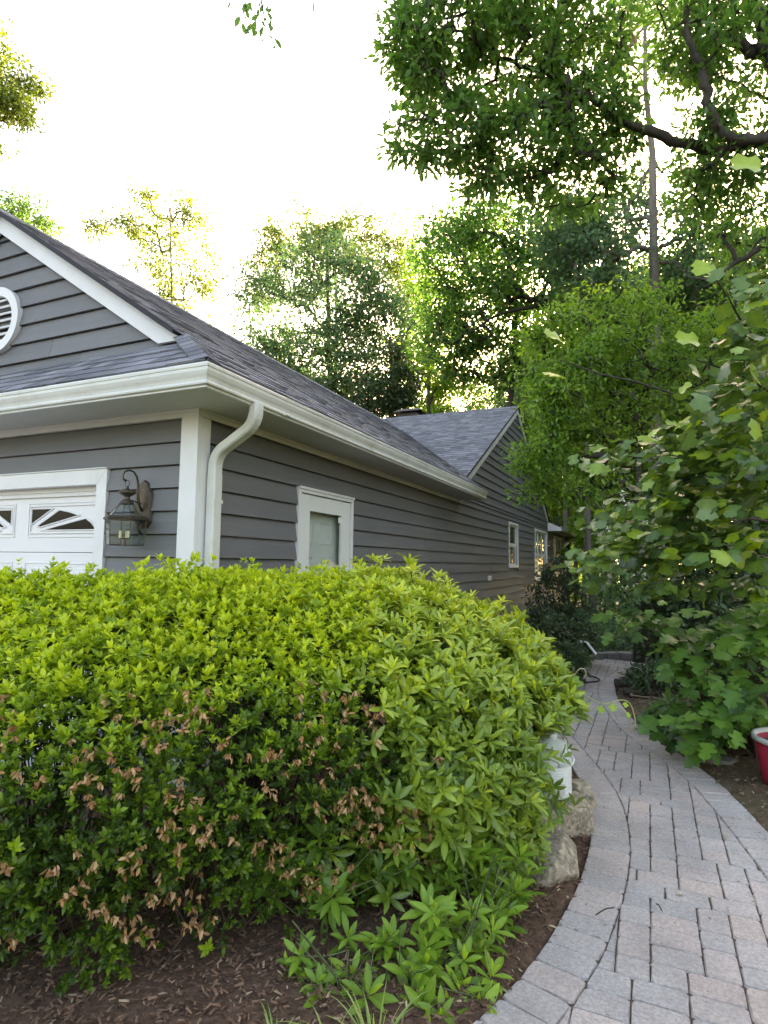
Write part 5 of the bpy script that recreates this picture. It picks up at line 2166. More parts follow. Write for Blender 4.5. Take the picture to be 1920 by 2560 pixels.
def tree(name, label, base, trunk_top, r0, blobs, mat, leaf, ncl, nleaf, clr, size, tint, seed, bark='bark_grey', group=None, tpl=T_DIA, nlimb=26, extra_limbs=(), shell=.55, cat='tree', limb_from=.35, droop=.3, hole=None):
    rr = np.random.default_rng(seed)
    base, trunk_top = np.array(base, float), np.array(trunk_top, float)
    o = thing(name, label, cat, base, group)
    mb = MB()
    H_ = np.linalg.norm(trunk_top - base)
    npt = 10
    wob = np.cumsum(rr.normal(0, .012 * H_ / npt * 3, (npt, 3)), axis=0) * np.array([1, 1, 0])
    tpts = [base + (trunk_top - base) * t + wob[int(t * (npt - 1))] * (t > 0) for t in np.linspace(0, 1, npt)]
    trad = [r0 * (1.35 if i == 0 else 1) * (1 - .8 * i / (npt - 1)) for i in range(npt)]
    mb.tube(tpts, trad, 9)
    chunks, allc = [], []
    tot = sum(b[2] for b in blobs)
    for i, (c, rd, wgt) in enumerate(blobs):
        L_, cc_ = blob_leaves(c, rd, max(3, int(ncl * wgt / tot)), nleaf, clr, size, tint, seed * 31 + i, shell, droop=droop)
        chunks.append(L_)
        allc.append(cc_)
    allc = np.vstack(allc)
    nodes = [np.array(q_) for i_, q_ in enumerate(tpts) if i_ / (npt - 1) >= limb_from]
    for pts, ra, rb_ in extra_limbs:
        cp_ = catmull([np.array(q_) for q_ in pts], 6)
        cp_ = [q_ + rr.normal(0, .22 * ra, 3) * (0 < j < len(cp_) - 1) for j, q_ in enumerate(cp_)]
        mb.tube(cp_, list(np.linspace(ra, rb_, len(cp_)) * rr.uniform(.86, 1.16, len(cp_))), 9)
        nodes += [np.array(q_) for q_ in cp_[len(cp_) // 4:]]
    n0 = len(nodes)
    dist0 = np.min(np.linalg.norm(allc[:, None, :] - np.array(nodes)[None], axis=2), axis=1)
    par, pos_ = [-1] * n0, list(nodes)
    for ci in np.argsort(dist0):
        c = allc[ci]
        A_ = np.array(pos_)
        dd_ = np.linalg.norm(A_ - c, axis=1) + .6 * np.clip(A_[:, 2] - c[2], 0, None)
        par.append(int(np.argmin(dd_)))
        pos_.append(c)
    cnt = np.ones(len(pos_))
    for i_ in range(len(pos_) - 1, n0 - 1, -1):
        cnt[par[i_]] += cnt[i_]
    tw_ = .0105 * (clr / .35) ** .8 * (.62 if tpl is T_DIA else 1)
    for i_ in range(n0, len(pos_)):
        a, c = pos_[par[i_]], pos_[i_]
        r_a = min(r0 * .5, tw_ * math.sqrt(cnt[i_] + 1))
        r_b = min(r_a, tw_ * math.sqrt(cnt[i_]) * .8)
        L_ = np.linalg.norm(c - a)
        m1 = a * .65 + c * .35 + rr.normal(0, .07 * L_, 3) + np.array([0, 0, .05 * L_])
        m2 = a * .3 + c * .7 + rr.normal(0, .07 * L_, 3) + np.array([0, 0, .04 * L_])
        mb.tube([a, m1, m2, c], [r_a, r_a * .9 + r_b * .1, (r_a + r_b) / 2, r_b], 5 if r_a > .03 else 3, cap=False)
    mb.build('trunk', bark, o, smooth=True)
    arr = [np.concatenate([ch_[k_] for ch_ in chunks]) for k_ in range(5)]
    if hole is not None:
        d1 = norm(arr[0] - CAM)
        kp = np.degrees(np.arccos(np.clip(d1 @ np.array(SUN), -1, 1))) > hole
        arr = [q_[kp] for q_ in arr]
    leaf_object('crown', [leaf_arrays(*arr, tpl)], leaf, o)
    return o


def PB(px, py, depth, rx, ry, rd, w=1.0):
    """crown lobe from photo pixels: centre, half sizes in pixels, half depth in metres"""
    return (P(px, py, depth), (rx / FPX * depth, rd, ry / FPX * depth), w)


def on_ground(px, depth):
    q_ = P(px, 1400, depth)
    return (q_[0], q_[1], GZ)


def over(base, z):
    return (base[0], base[1], z)


# dark shrubs at the foot of the far wall
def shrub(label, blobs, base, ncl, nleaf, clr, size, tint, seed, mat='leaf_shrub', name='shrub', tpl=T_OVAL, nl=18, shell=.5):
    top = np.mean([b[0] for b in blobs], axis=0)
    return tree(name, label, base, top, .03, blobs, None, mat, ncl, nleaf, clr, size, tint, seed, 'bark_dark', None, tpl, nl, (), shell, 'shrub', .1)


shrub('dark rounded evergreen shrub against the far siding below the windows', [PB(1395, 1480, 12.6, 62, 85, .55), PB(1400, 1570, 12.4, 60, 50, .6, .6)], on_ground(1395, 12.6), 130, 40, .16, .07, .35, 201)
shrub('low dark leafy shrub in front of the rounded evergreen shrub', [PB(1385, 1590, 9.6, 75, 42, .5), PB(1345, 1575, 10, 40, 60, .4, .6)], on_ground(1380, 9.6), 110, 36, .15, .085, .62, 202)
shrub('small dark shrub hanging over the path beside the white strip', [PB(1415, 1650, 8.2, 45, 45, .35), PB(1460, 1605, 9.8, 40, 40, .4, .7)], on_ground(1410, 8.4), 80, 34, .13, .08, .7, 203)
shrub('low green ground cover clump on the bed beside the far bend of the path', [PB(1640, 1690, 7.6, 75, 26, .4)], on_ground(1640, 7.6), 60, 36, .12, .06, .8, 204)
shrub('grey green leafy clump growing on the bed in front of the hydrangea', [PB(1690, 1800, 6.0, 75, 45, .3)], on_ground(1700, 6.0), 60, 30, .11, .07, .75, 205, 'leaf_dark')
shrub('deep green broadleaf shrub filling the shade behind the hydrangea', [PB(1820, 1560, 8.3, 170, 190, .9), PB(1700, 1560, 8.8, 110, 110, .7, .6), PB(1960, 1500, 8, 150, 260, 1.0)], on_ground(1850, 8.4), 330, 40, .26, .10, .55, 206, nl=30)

# white flowering shrub
fs = shrub('green shrub dotted with cream white flower heads behind the path', [PB(1620, 1330, 8.6, 110, 90, .5), PB(1560, 1440, 8.6, 110, 70, .5), PB(1690, 1280, 9, 80, 70, .5)], on_ground(1640, 8.8), 170, 32, .2, .085, .9, 207, 'leaf_dark', 'flowering_shrub')
for i in range(46):
    px_f, py_f = random.choice([(1590, 1290), (1560, 1410), (1600, 1440), (1640, 1260), (1510, 1400), (1550, 1330), (1630, 1445)])
    c = P(px_f + random.gauss(0, 26), py_f + random.gauss(0, 22), random.uniform(7.7, 8.2))
    fmb = []
    n_ = 16
    pp_ = c + norm(rng.normal(size=(n_, 3))) * np.array([.05, .05, .035]) * rng.uniform(.5, 1, (n_, 1))
    me = tri_mesh('flower_head', [leaf_arrays(pp_, unit(n_), norm(rng.normal(0, .4, (n_, 3)) + UP), rng.uniform(.025, .04, n_), .5, T_DIA)], 'leaf_dry')
    me.materials.clear()
    me.materials.append(MATS['flower_white'])
    link_mesh('flower_head', me, fs)

# oak leaf hydrangea, lower right
hyd = thing('hydrangea', 'big lobed leaf hydrangea spreading low behind the red tub', 'shrub', on_ground(1850, 5.6))
hp_, ha, hn, hsz, ht = [], [], [], [], []
HL = [(1790, 1790, 5.2, 110, 60, 110), (1880, 1740, 5.0, 100, 70, 90), (1740, 1680, 5.5, 90, 50, 50), (1700, 1590, 5.7, 90, 35, 34), (1850, 1610, 5.3, 120, 60, 90), (1560, 1545, 6.0, 60, 35, 16), (1660, 1550, 5.8, 110, 40, 30), (1890, 1550, 5.3, 80, 50, 50), (1770, 1860, 5.1, 60, 24, 26)]
for px, py, dp_, rx, ry, n_ in HL:
    t = rng.normal(0, .5, (n_, 2))
    dep = dp_ + rng.normal(0, .22, n_)
    for i in range(n_):
        c = P(px + t[i, 0] * rx, py + t[i, 1] * ry, dep[i])
        if c[2] < GZ + .12:
            continue
        hp_.append(c)
        a_ = norm(np.array([rng.normal(-.4, .6), rng.normal(-.7, .5), rng.normal(-.25, .25)]))
        ha.append(a_)
        hn.append(norm(np.array([rng.normal(0, .35), rng.normal(-.35, .35), 1])))
        hsz.append(rng.uniform(.12, .21))
        ht.append(np.clip(rng.normal(.5, .2), 0, 1))
hp_, ha, hn, hsz, ht = map(np.array, (hp_, ha, hn, hsz, ht))
split_leaves(hyd, 'leaf', 'hydrangea_leaf', T_OAKH, 'leaf_hydrangea', hp_, ha, hn, hsz, ht, 300, 'foliage')
k = rng.choice(len(hp_), 60)
hb_ = np.array(on_ground(1850, 5.6))
twig_mesh(hyd, [hb_ + np.array([*rng.normal(0, .18, 2), 0]) for _ in k], hp_[k], 'stem', .012, .004, 'stems')

# tulip tree sapling, right foreground
tul = thing('tulip_tree', 'young broad lobed leaf tree leaning in from the right of the path', 'tree', on_ground(1990, 5.6))
TL = [(1850, 1000, 4.6, 130, 80, 75), (1790, 1100, 4.8, 140, 60, 80), (1700, 1180, 5.0, 140, 50, 70), (1650, 1270, 5.1, 120, 45, 55), (1780, 1250, 4.8, 150, 60, 85), (1700, 1360, 5.0, 150, 50, 75), (1840, 1370, 4.7, 120, 60, 75), (1600, 1380, 5.3, 100, 50, 40),
      (1880, 860, 4.5, 90, 80, 50), (1900, 740, 4.5, 60, 60, 26), (1880, 1160, 4.5, 90, 60, 60), (1560, 1140, 5.4, 110, 40, 24), (1820, 680, 4.4, 40, 30, 4), (1820, 1470, 5.0, 130, 30, 30), (1500, 1400, 5.9, 70, 50, 34), (1540, 1300, 5.8, 70, 40, 26), (1660, 1460, 5.3, 100, 30, 16)]
tp_, ta, tn_, ts, tt = [], [], [], [], []
for px, py, dp_, rx, ry, n_ in TL:
    n_ = int(n_ * 1.7)
    t = rng.normal(0, .5, (n_, 2))
    dep = dp_ + rng.normal(0, .25, n_)
    for i in range(n_):
        x_, y_ = px + t[i, 0] * rx, py + t[i, 1] * ry
        if math.hypot(x_ - 1611, y_ - 925) < 60:
            continue
        tp_.append(P(x_, y_, dep[i]))
        ta.append(norm(np.array([rng.normal(-.45, .5), rng.normal(-.45, .5), rng.normal(-.25, .35)])))
        tn_.append(norm(np.array([rng.normal(-.15, .35), rng.normal(-.15, .4), 1])))
        ts.append(rng.uniform(.075, .165))
        tt.append(np.clip(rng.normal(.36, .22) + (.5 if rng.uniform() < .06 else 0), 0, 1))
for q_ in ((1400, 850, 5.0), (1400, 945, 5.0), (1790, 680, 4.2), (1745, 855, 4.4), (1770, 1145, 4.4), (1680, 1275, 4.6), (1830, 1395, 4.2), (1640, 1100, 4.7), (1900, 420, 3.4), (1905, 1090, 4.2)):
    tp_.append(P(*q_))
    ta.append(norm(np.array([rng.normal(-.4, .3), rng.normal(-.3, .3), .15])))
    tn_.append(norm(np.array([.1, -.75, .55]) + rng.normal(0, .2, 3)))
    ts.append(rng.uniform(.14, .19))
    tt.append(rng.uniform(.7, .88))
tp_, ta, tn_, ts, tt = map(np.array, (tp_, ta, tn_, ts, tt))
sel = rng.uniform(0, 1, len(tp_)) < .55
split_leaves(tul, 'leaf', 'tulip_leaf', T_TULIP, 'leaf_tulip', tp_[sel], ta[sel], tn_[sel], ts[sel], tt[sel], 165, 'foliage')
T_TULIP2 = fan_leaf([(0, 0), (.15, -.03), (.34, .06), (.50, .24), (.35, .36), (.30, .47), (.37, .58), (.47, .80), (.30, .86), (.15, .95), (0, .84)], .85, .04)
split_leaves(tul, 'leaf', 'tulip_leaf_bent', T_TULIP2, 'leaf_tulip', tp_[~sel], ta[~sel], tn_[~sel], ts[~sel], tt[~sel], 135, 'foliage')
tb = np.array(on_ground(1990, 5.6))
tk = MB()
tk.tube(catmull([tb, P(2010, 1250, 5.3), P(1980, 1000, 5.0), P(1960, 700, 4.7), P(1940, 450, 4.3)], 5), list(np.linspace(.05, .012, 21)), 8)
for a, b in (((2005, 1180, 5.2), (1560, 1140, 5.1)), ((2005, 1280, 5.3), (1600, 1390, 5.2)), ((2000, 1150, 5.2), (1640, 1110, 4.7)), ((2000, 1320, 5.3), (1700, 1300, 4.7)), ((1985, 1020, 5.0), (1740, 900, 4.5)), ((1985, 980, 5.0), (1790, 700, 4.3)), ((2010, 1350, 5.3), (1800, 1400, 4.4)), ((1985, 1100, 5.0), (1400, 900, 5.0)), ((2010, 1380, 5.3), (1540, 1430, 5.6))):
    tk.tube(limb_path(P(*a), P(*b), .04, .03, 7), list(np.linspace(.016, .004, 7)), 6, cap=False)
near = rng.choice(len(tp_), 160)
for i in near:
    j = np.argsort(np.linalg.norm(tp_ - tp_[i], axis=1))[rng.integers(3, 14)]
    tk.tube([tp_[i], (tp_[i] + tp_[j]) / 2 + rng.normal(0, .01, 3), tp_[j]], .0028, 4, cap=False)
tk.build('trunk', 'bark_dark', tul, smooth=True)

# spreading bright green tree over the far gable
hb_ = on_ground(1600, 10.5)
tree('beech_tree', 'bright green low branching tree covering the end of the far gable', hb_, over(hb_, 4.4), .12,
     [PB(1390, 1000, 9.6, 80, 95, .8, 1.2), PB(1365, 1130, 9.6, 65, 95, .7, 1.0), PB(1460, 900, 9.6, 110, 100, .9, 1.5), PB(1560, 850, 9.8, 130, 100, 1.0, 1.3), PB(1450, 1060, 9.8, 120, 110, .9, 1.3), PB(1580, 1010, 10, 120, 120, 1.0, 1.2), PB(1700, 880, 10, 130, 150, 1.0, 1.3), PB(1800, 800, 10.4, 110, 120, 1.0, .9), PB(1480, 1180, 10, 100, 60, .8, .6), PB(1365, 860, 10, 60, 50, .6, .4), PB(1350, 815, 9.8, 45, 26, .4, .2), PB(1390, 790, 9.8, 60, 28, .5, .25), PB(1500, 755, 9.9, 70, 30, .5, .25), PB(1620, 740, 10, 70, 40, .6, .3), PB(1335, 935, 9.6, 30, 40, .4, .2), PB(1312, 1150, 9.6, 30, 40, .4, .2), PB(1350, 1225, 9.7, 55, 28, .4, .2), PB(1430, 1245, 9.8, 60, 30, .5, .25)],
     None, 'leaf_beech', 560, 48, .33, .085, .36, 41, 'bark_dark', None, T_OVAL, 44, (), .15, 'tree', .3, hole=.55)

# oak with heavy crooked limbs, trunk just outside the frame
ob = on_ground(2250, 10.0)
OT = over(ob, 11.5)
tree('oak_tree', 'large oak with crooked dark limbs hanging over the path from the right', ob, OT, .30,
     [PB(1140, 60, 8.6, 150, 110, .9, 1.2), PB(1090, 190, 8.6, 90, 60, .7, .5), PB(1300, 150, 9, 150, 120, 1.1, 1.3), PB(1130, 330, 8.8, 140, 55, .7, .7), PB(1300, 360, 9, 120, 80, .9, .8), PB(1470, 90, 9.2, 120, 120, 1.2, 1.1), PB(1450, 280, 9.2, 120, 100, 1.0, .9),
      PB(1730, 70, 9.4, 110, 100, 1.2, .8), PB(1750, 330, 9.6, 70, 60, .8, .3), PB(1540, 330, 9.6, 60, 60, .8, .3), PB(1850, 120, 9, 130, 150, 1.2, 1.2), PB(1850, 380, 9.4, 130, 90, 1.0, .8), PB(1400, 470, 9.6, 90, 60, .8, .4), PB(1760, 480, 9.8, 90, 50, .8, .3), PB(1500, 440, 9.6, 80, 50, .8, .3), PB(1880, 560, 9.8, 110, 60, .8, .4), PB(1040, 350, 8.7, 60, 45, .5, .22), PB(1230, 430, 8.9, 70, 45, .5, .25), PB(1010, 120, 8.6, 45, 70, .5, .25), PB(1300, -160, 8.5, 300, 130, 1.4, 1.4), PB(1750, -160, 9, 300, 130, 1.6, 1.2)],
     None, 'leaf_oak', 820, 40, .31, .12, .45, 42, 'bark_dark', None, T_OVAL, 3,
     [([(ob[0], ob[1], 6.0), P(2050, 330, 9.6), P(1920, 345, 9.0), P(1840, 348, 8.8), P(1795, 318, 8.7), P(1768, 250, 8.7), P(1755, 170, 8.7), P(1720, 90, 8.8), P(1715, 20, 8.8)], .095, .04),
      ([P(1920, 120, 9.0), P(1880, 130, 9.0), P(1850, 105, 9.0), P(1830, 90, 9.0)], .09, .07),
      ([(ob[0], ob[1], 7.4), P(2060, 330, 9.5), P(1960, 230, 9.1), P(1920, 130, 9.0), P(1890, 20, 9.0)], .12, .09),
      ([(ob[0], ob[1], 5.6), P(2000, 400, 9.8), P(1780, 372, 9.5), P(1640, 335, 9.3), P(1560, 300, 9.2), P(1500, 265, 9.1), P(1400, 190, 9.0), P(1300, 165, 8.9), P(1200, 110, 8.8), P(1130, 70, 8.7)], .095, .015),
      ([P(1900, 620, 9.6), P(1850, 650, 9.7), P(1790, 690, 9.8)], .05, .03),
      ([(ob[0], ob[1], 9.0), P(1600, -250, 8.5), P(1000, -140, 7.2), P(760, -90, 6.4)], .09, .02), ([P(760, -90, 6.4), P(670, -50, 6.2), P(655, 10, 6.1), P(670, 60, 6.1), P(690, 105, 6.1)], .012, .002)],
     .5, 'tree', .45)
oak = bpy.data.objects['oak_tree']
# the leafy twig tip hanging into the sky
tw = np.array([P(a, b, 6.1) for a, b in ((610, 8), (640, 20), (660, 10), (670, 30), (625, 40), (600, 40), (655, 50), (675, 50), (635, 60), (620, 75), (645, 78), (670, 80), (685, 95), (690, 112), (645, 35), (660, 65), (615, 22), (632, 30), (648, 22), (662, 40), (678, 62), (640, 50), (628, 58), (655, 80), (668, 92), (606, 55), (640, 12), (672, 12), (615, 5), (575, 2), (785, 2), (680, 20), (630, 5), (650, 0), (668, 45))])
leaf_parts(oak, 'leaf', 'oak_twig_leaf', T_OVAL, 'leaf_oak', tw, np.array([[rng.normal(0, .5), rng.normal(0, .5), -1] for _ in tw]), unit(len(tw)), rng.uniform(.09, .13, len(tw)), np.full(len(tw), .2))

# straight tall trunk
fb = on_ground(1640, 19)
tree('tall_tree', 'tall straight trunk tree with bare side limbs in front of the sky', fb, P(1630, 60, 19), .27,
     [PB(1560, 560, 20.8, 110, 80, 1.2, .6), PB(1780, 520, 18.5, 120, 90, 1.6, .7), PB(1480, 640, 18.5, 110, 100, 1.8, 1.1), PB(1420, 560, 18.5, 100, 90, 1.6, .8), PB(1760, 640, 18.5, 110, 80, 1.6, .6), PB(1640, 470, 21, 90, 70, 1.2, .4), PB(1560, 780, 20.8, 140, 60, 1.2, .8), PB(1740, 790, 20.5, 110, 70, 1.4, .7), PB(1640, 60, 21.5, 140, 120, 1.6, .7)],
     None, 'leaf_dark', 520, 54, .62, .15, .5, 43, 'bark_grey', None, T_DIA, 40,
     [([P(1626, 625, 19), P(1590, 618, 18.7), P(1560, 640, 18.4), P(1520, 632, 18.2), P(1480, 650, 18), P(1440, 660, 18)], .09, .03), ([P(1650, 620, 19), P(1690, 600, 18.6), P(1720, 590, 18.3)], .08, .03), ([P(1650, 655, 19), P(1690, 660, 18.6), P(1720, 690, 18.3), P(1770, 700, 18)], .07, .02)], .45, 'tree', .5, hole=.5)

# trees behind the house
eb = on_ground(1230, 23)
tree('maple_tree', 'leaning dark limbed green tree behind the far gable roof', eb, P(1300, 640, 23), .22,
     [PB(1130, 640, 22, 110, 110, 2.0, 1.2), PB(1230, 580, 22, 120, 90, 2.0, 1.1), PB(1200, 760, 22, 140, 110, 2.2, 1.3), PB(1330, 700, 22.5, 120, 120, 2.2, 1.2), PB(1120, 860, 23, 100, 100, 2, .9), PB(1250, 900, 23, 120, 80, 2, .9), PB(1400, 620, 23, 90, 110, 2, .8)],
     None, 'leaf_oak', 560, 58, .72, .17, .45, 44, 'bark_dark', None, T_DIA, 46,
     [([P(1420, 790, 22), P(1370, 765, 21.5), P(1320, 745, 21.2), P(1290, 715, 21), P(1270, 670, 21)], .13, .04), ([P(1370, 765, 21.5), P(1310, 770, 21.2), P(1240, 790, 21), P(1180, 830, 21)], .08, .03), ([P(1420, 700, 21.5), P(1415, 740, 21.3), P(1400, 780, 21.2)], .05, .03)], .4)
ab = on_ground(840, 30)
tree('round_tree', 'rounded dark green tree rising behind the garage roof ridge', ab, P(820, 600, 30), .28,
     [PB(680, 790, 29, 100, 130, 2.4, 1.1), PB(850, 740, 28.5, 165, 160, 2.6, 1.9), PB(800, 900, 28.5, 160, 110, 2.6, 1.4), PB(950, 820, 29, 100, 130, 2.2, 1.1), PB(900, 960, 28.5, 120, 80, 2.2, .9), PB(700, 930, 29, 90, 70, 2, .6), PB(780, 680, 30, 110, 80, 2, .7)],
     None, 'leaf_dark', 520, 64, .85, .19, .55, 45, 'bark_dark', None, T_DIA, 40, (), .45)
ab = on_ground(830, 36)
tree('sunlit_tree', 'tall thin tree with golden sunlit top behind the rounded dark tree', ab, P(840, 560, 36), .22,
     [PB(690, 610, 36, 60, 70, 1.6, .6), PB(780, 590, 36, 70, 60, 1.6, .6), PB(880, 590, 36, 90, 65, 2, .9), PB(990, 640, 36, 80, 90, 2, .8), PB(1030, 760, 36, 60, 120, 2, .6), PB(650, 690, 36, 40, 60, 1.4, .3)],
     None, 'leaf_yellow', 330, 46, .75, .20, .45, 46, 'bark_grey', None, T_DIA, 40, (), .3)
ab = on_ground(1075, 33)
tree('pale_tree', 'pale yellow green tree in the gap between the rounded tree and the far gable', ab, P(1070, 640, 33), .2,
     [PB(1065, 700, 33, 55, 80, 1.6, .7), PB(1085, 830, 33, 80, 110, 2.0, 1.2), PB(1060, 950, 33, 80, 70, 2.0, .9), PB(1010, 890, 33, 50, 70, 1.6, .5), PB(1150, 960, 33, 80, 50, 1.8, .6)],
     None, 'leaf_beech', 300, 48, .75, .19, .55, 52, 'bark_grey', None, T_DIA, 30, (), .3)
ab = on_ground(990, 27)
tree('ivy_tree', 'ivy covered dark trunk tree behind the chimney', ab, P(985, 840, 27), .30,
     [PB(1000, 960, 26.5, 45, 100, 1.0, 1), PB(940, 1000, 26.5, 60, 50, 1.2, .8)], None, 'leaf_shrub', 150, 60, .5, .16, .75, 47, 'bark_dark', None, T_DIA, 16, (), .4)
yb = on_ground(420, 36)
tree('golden_tree', 'sparse tree glowing yellow in the sun behind the garage roof slope', yb, P(410, 520, 36), .16,
     [PB(420, 640, 36, 120, 110, 1.8, 1.3), PB(330, 560, 36, 90, 45, 1.5, .5), PB(370, 500, 36, 40, 55, 1.2, .3), PB(470, 540, 36, 55, 70, 1.4, .5), PB(520, 700, 36, 40, 100, 1.4, .5), PB(250, 570, 36, 50, 30, 1.2, .25), PB(430, 760, 36, 90, 60, 1.6, .5)],
     None, 'leaf_yellow', 250, 34, .62, .20, .6, 48, 'bark_grey', None, T_DIA, 60, (), .2)
cb = on_ground(-330, 20)
tree('poplar_tree', 'sunlit yellow green tree reaching in high at the left edge of the picture', cb, P(-280, 40, 20), .25,
     [PB(-20, 200, 19, 75, 90, 1.3, 1.0), PB(30, 270, 19, 60, 45, 1.0, .5), PB(-60, 100, 19, 110, 60, 1.3, .6), PB(70, 200, 19, 30, 30, .7, .2), PB(-150, 250, 20, 150, 160, 2, 1.5)],
     None, 'leaf_yellow', 210, 52, .42, .14, .45, 49, 'bark_grey', None, T_DIA, 40, (), .3)
db = on_ground(30, 32)
tree('ash_tree', 'small green tree top showing above the garage gable peak', db, P(30, 560, 32), .15,
     [PB(40, 535, 32, 80, 45, 1.4, 1.0), PB(110, 560, 32, 35, 20, 1.0, .3), PB(-60, 540, 32, 70, 50, 1.4, .8)], None, 'leaf_oak', 120, 40, .6, .17, .7, 50, 'bark_grey', None, T_DIA, 24, (), .3)
rb_ = on_ground(1900, 26)
tree('elm_tree', 'sunlit yellow green tree showing behind the oak limbs at right', rb_, P(1900, 560, 26), .2,
     [PB(1880, 650, 26, 90, 90, 2, 1), PB(1820, 760, 26, 90, 70, 2, .8), PB(1940, 760, 26, 80, 90, 2, .8)], None, 'leaf_yellow', 220, 50, .7, .19, .35, 51, 'bark_dark', None, T_DIA, 30, (), .3)


# woods beyond: one prototype of each kind copied
def copy_tree(o, loc, rz, s, label, group):
    c = o.copy()
    COL.objects.link(c)
    c.location = loc
    c.rotation_euler = (0, 0, rz)
    c.scale = (s, s, s)
    tag(c, label, 'tree', group)
    for ch_ in o.children:
        d_ = ch_.copy()
        COL.objects.link(d_)
        d_.parent = c
        d_.matrix_parent_inverse = ch_.matrix_parent_inverse.copy()
    return c


PROTO = []
for i, (mat, tint) in enumerate((('leaf_oak', .6), ('leaf_beech', .45), ('leaf_dark', .6))):
    b0 = np.array([0.0, 40 + i * 4, GZ])
    bl_ = [((b0[0] + rng.normal(0, 1.2), b0[1] + rng.normal(0, 1.2), z_), (r_ * rng.uniform(.8, 1.2), r_, 2.0), w_) for z_, r_, w_ in ((4, 2.2, .5), (6.5, 3.2, 1), (9.5, 3.6, 1.3), (12.5, 3.2, 1.1), (15.2, 2.2, .6))]
    PROTO.append(tree('woodland_tree', ['tall mid green tree of the wood beyond the house', 'tall bright green tree of the wood beyond the house', 'tall dark green tree of the wood beyond the house'][i], b0, b0 + np.array([.3, .2, 15.5]), .2, bl_, None, mat, 330, 54, .85, .24, tint, 60 + i, 'bark_grey', 'woodland trees beyond the house', T_DIA, 36, (), .3))
spots = [(3.5, 33, .95), (-2, 36, 1.05), (7.5, 30, .95), (11.5, 27, 1.0), (-1.0, 28, .78), (15, 33, 1.1), (6, 40, 1.15), (-6, 42, 1.0), (12, 20, .85), (18, 24, 1.0), (14, 12, .8), (10.5, 14.5, .7), (19, 14, .95), (-3, 50, 1.15), (9, 50, 1.2), (-2, 47, 1.1), (-9, 33, .75), (-4.5, 30, .7), (-12, 38, .8), (9.5, 22, .8), (6.5, 24.5, .75), (23, 30, 1.1), (22, 20, 1), (13, 6, .7), (16, 1, .8), (-14, 9, .5), (-20, 15, .6), (-17, 2, .5), (-24, 6, .6), (-11, 22, .5), (8.2, 16, .62), (7.6, 12.5, .5), (11.5, 24, .85), *[(*on_ground(px_, d_)[:2], s_) for px_, d_, s_ in ((1060, 34, .70), (1000, 40, .66), (1290, 34, .85), (1180, 40, .85), (1400, 29, .85), (1490, 27, 1.0), (1720, 28, 1.05), (1860, 26, 1.0), (1600, 36, 1.15), (1800, 20, .8), (1560, 22, .72))]]  # some unseen ones at right added to block bright sky in glass reflections
for i, (x, y, s_) in enumerate(spots):
    pr = PROTO[i % 3]
    if i < 3:
        pr.location = (x, y, GZ)
        pr.rotation_euler = (0, 0, random.uniform(0, 6.28))
        pr.scale = (s_, s_, s_)
    else:
        copy_tree(pr, (x, y, GZ), random.uniform(0, 6.28), s_, ['tall mid green tree of the wood beyond the house', 'tall bright green tree of the wood beyond the house', 'tall dark green tree of the wood beyond the house'][i % 3], 'woodland trees beyond the house')
for x, y, s_ in ((-22, -34, .7), (-15, -37, .8), (-9, -34, .7), (-3, -38, .8), (4, -35, .7), (11, -37, .8), (18, -33, .7), (-29, -31, .75)):  # unseen trees added so the window glass reflects dark foliage, not sky
    copy_tree(PROTO[int(abs(x)) % 3], (x, y, GZ), random.uniform(0, 6.28), s_, 'tall unseen tree added behind the viewer to darken glass reflections', 'unseen trees added behind the viewer')

# bare trunks standing in the wood past the path
for px, dp_, r_, hgt in ((1410, 24, .17, 9), (1456, 21, .09, 8), (1480, 19, .11, 8), (1513, 20, .07, 6), (1530, 24, .09, 6), (1552, 22, .09, 6), (1440, 28, .12, 9)):
    b0 = np.array(on_ground(px, dp_))
    bl_ = [(b0 + np.array([rng.normal(0, .3), rng.normal(0, .3), hgt]), (1.6, 1.6, 1.4), 1)]
    tree('slender_tree', 'slender bare trunk standing in the wood past the end of the path', b0, b0 + np.array([rng.normal(0, .25), 0, hgt + .6]), r_, bl_, None, 'leaf_beech', 26, 40, .6, .17, .5, 80 + px, 'bark_grey', 'slender trunks past the path', T_DIA, 8, (), .3, 'tree', .6)

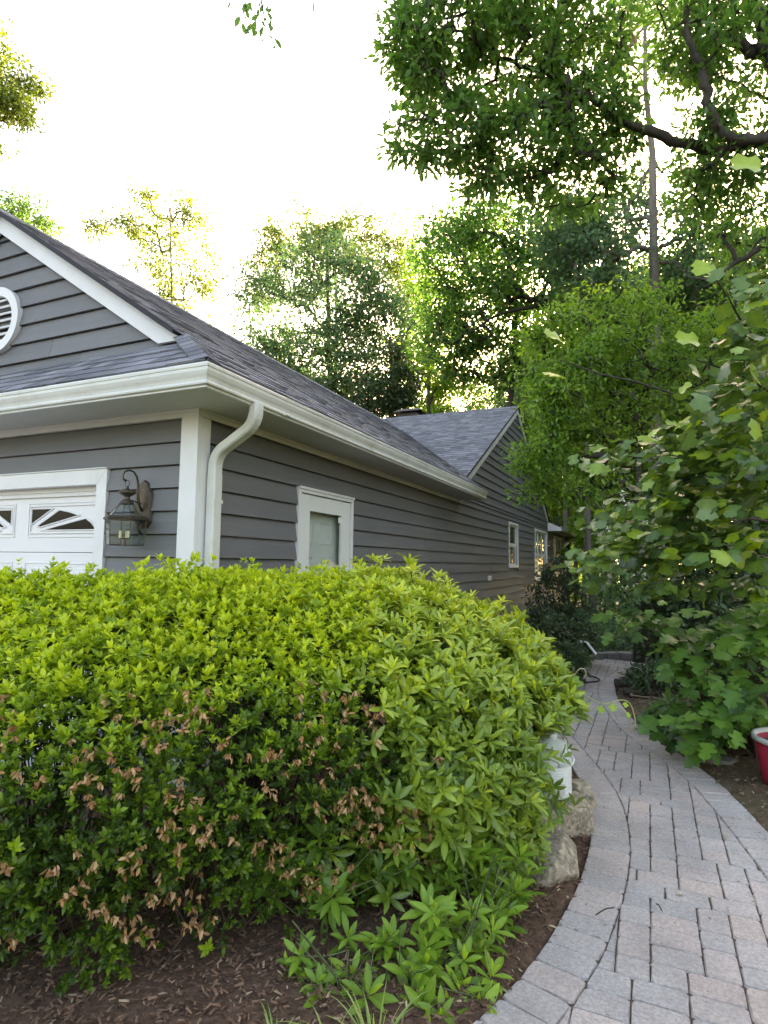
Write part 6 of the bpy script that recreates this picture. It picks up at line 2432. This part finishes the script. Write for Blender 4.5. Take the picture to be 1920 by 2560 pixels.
# undergrowth of the wood
n_ = 1500
ux = rng.uniform(-3, 16, n_)
uy = rng.uniform(12.5, 44, n_)
okk = ~((ux < 1.2) & (uy < 22)) & ~((ux > 1.0) & (ux < 3.4) & (uy < 15))
ux, uy = ux[okk], uy[okk]
uz = GZ + rng.uniform(0, 1, len(ux)) ** 1.7 * np.clip((uy - 10) * .28, .9, 4.2)
c = np.column_stack([ux, uy, uz])
L_ = clusters_to_leaves(c, unit(len(c)), 46, .55, .14, .5, np.random.default_rng(5), .18)
o = link_mesh('undergrowth', tri_mesh('undergrowth', [leaf_arrays(*L_, T_DIA)], 'leaf_beech'))
tag(o, 'leafy green undergrowth of the wood past the path', kind='stuff')

n_ = 420
ux = rng.uniform(.7, 6.5, n_)
uy = rng.uniform(8.7, 14, n_)
uz = GZ + rng.uniform(0, 1, n_) ** 1.5 * np.clip((uy - 7.5) * .22, .2, 1.2)
okk = ~((ux < 1.3) & (uz > .5))
c = np.column_stack([ux, uy, uz])[okk]
L_ = clusters_to_leaves(c, unit(len(c)), 34, .26, .10, .55, np.random.default_rng(6), .18)
o = link_mesh('ground_cover', tri_mesh('ground_cover', [leaf_arrays(*L_, T_OVAL)], 'leaf_dark'))
tag(o, 'low dark green ground cover behind the curb at the path end', kind='stuff')

# crumbs of bark, petals and twig bits lying on the pavers
pp_ = ccw([tuple(q_) for q_ in LBs[::12]] + [tuple(q_) for q_ in RBs[::-12]])
q_ = rng.uniform((1.6, -2.0), (4.3, 7.5), (2600, 2))
q_ = q_[in_poly(q_[:, 0], q_[:, 1], pp_)]
ed = edge_dist(q_[:, 0], q_[:, 1], pp_)
q_ = q_[rng.uniform(0, 1, len(q_)) < np.clip(.85 - ed * 1.4, .22, 1)]
m_ = len(q_)
a_ = rng.uniform(0, 6.28, m_)
bits = leaf_arrays(np.column_stack([q_, np.full(m_, GZ + .004)]), np.column_stack([np.cos(a_), np.sin(a_), np.zeros(m_)]), norm(np.column_stack([rng.normal(0, .2, (m_, 2)), np.ones(m_)])), rng.uniform(.006, .022, m_), rng.uniform(0, 1, m_), T_CHIP)
tag(link_mesh('path_litter', tri_mesh('path_litter', [bits], 'litter')), 'tiny dry crumbs scattered over the paver path', kind='stuff')
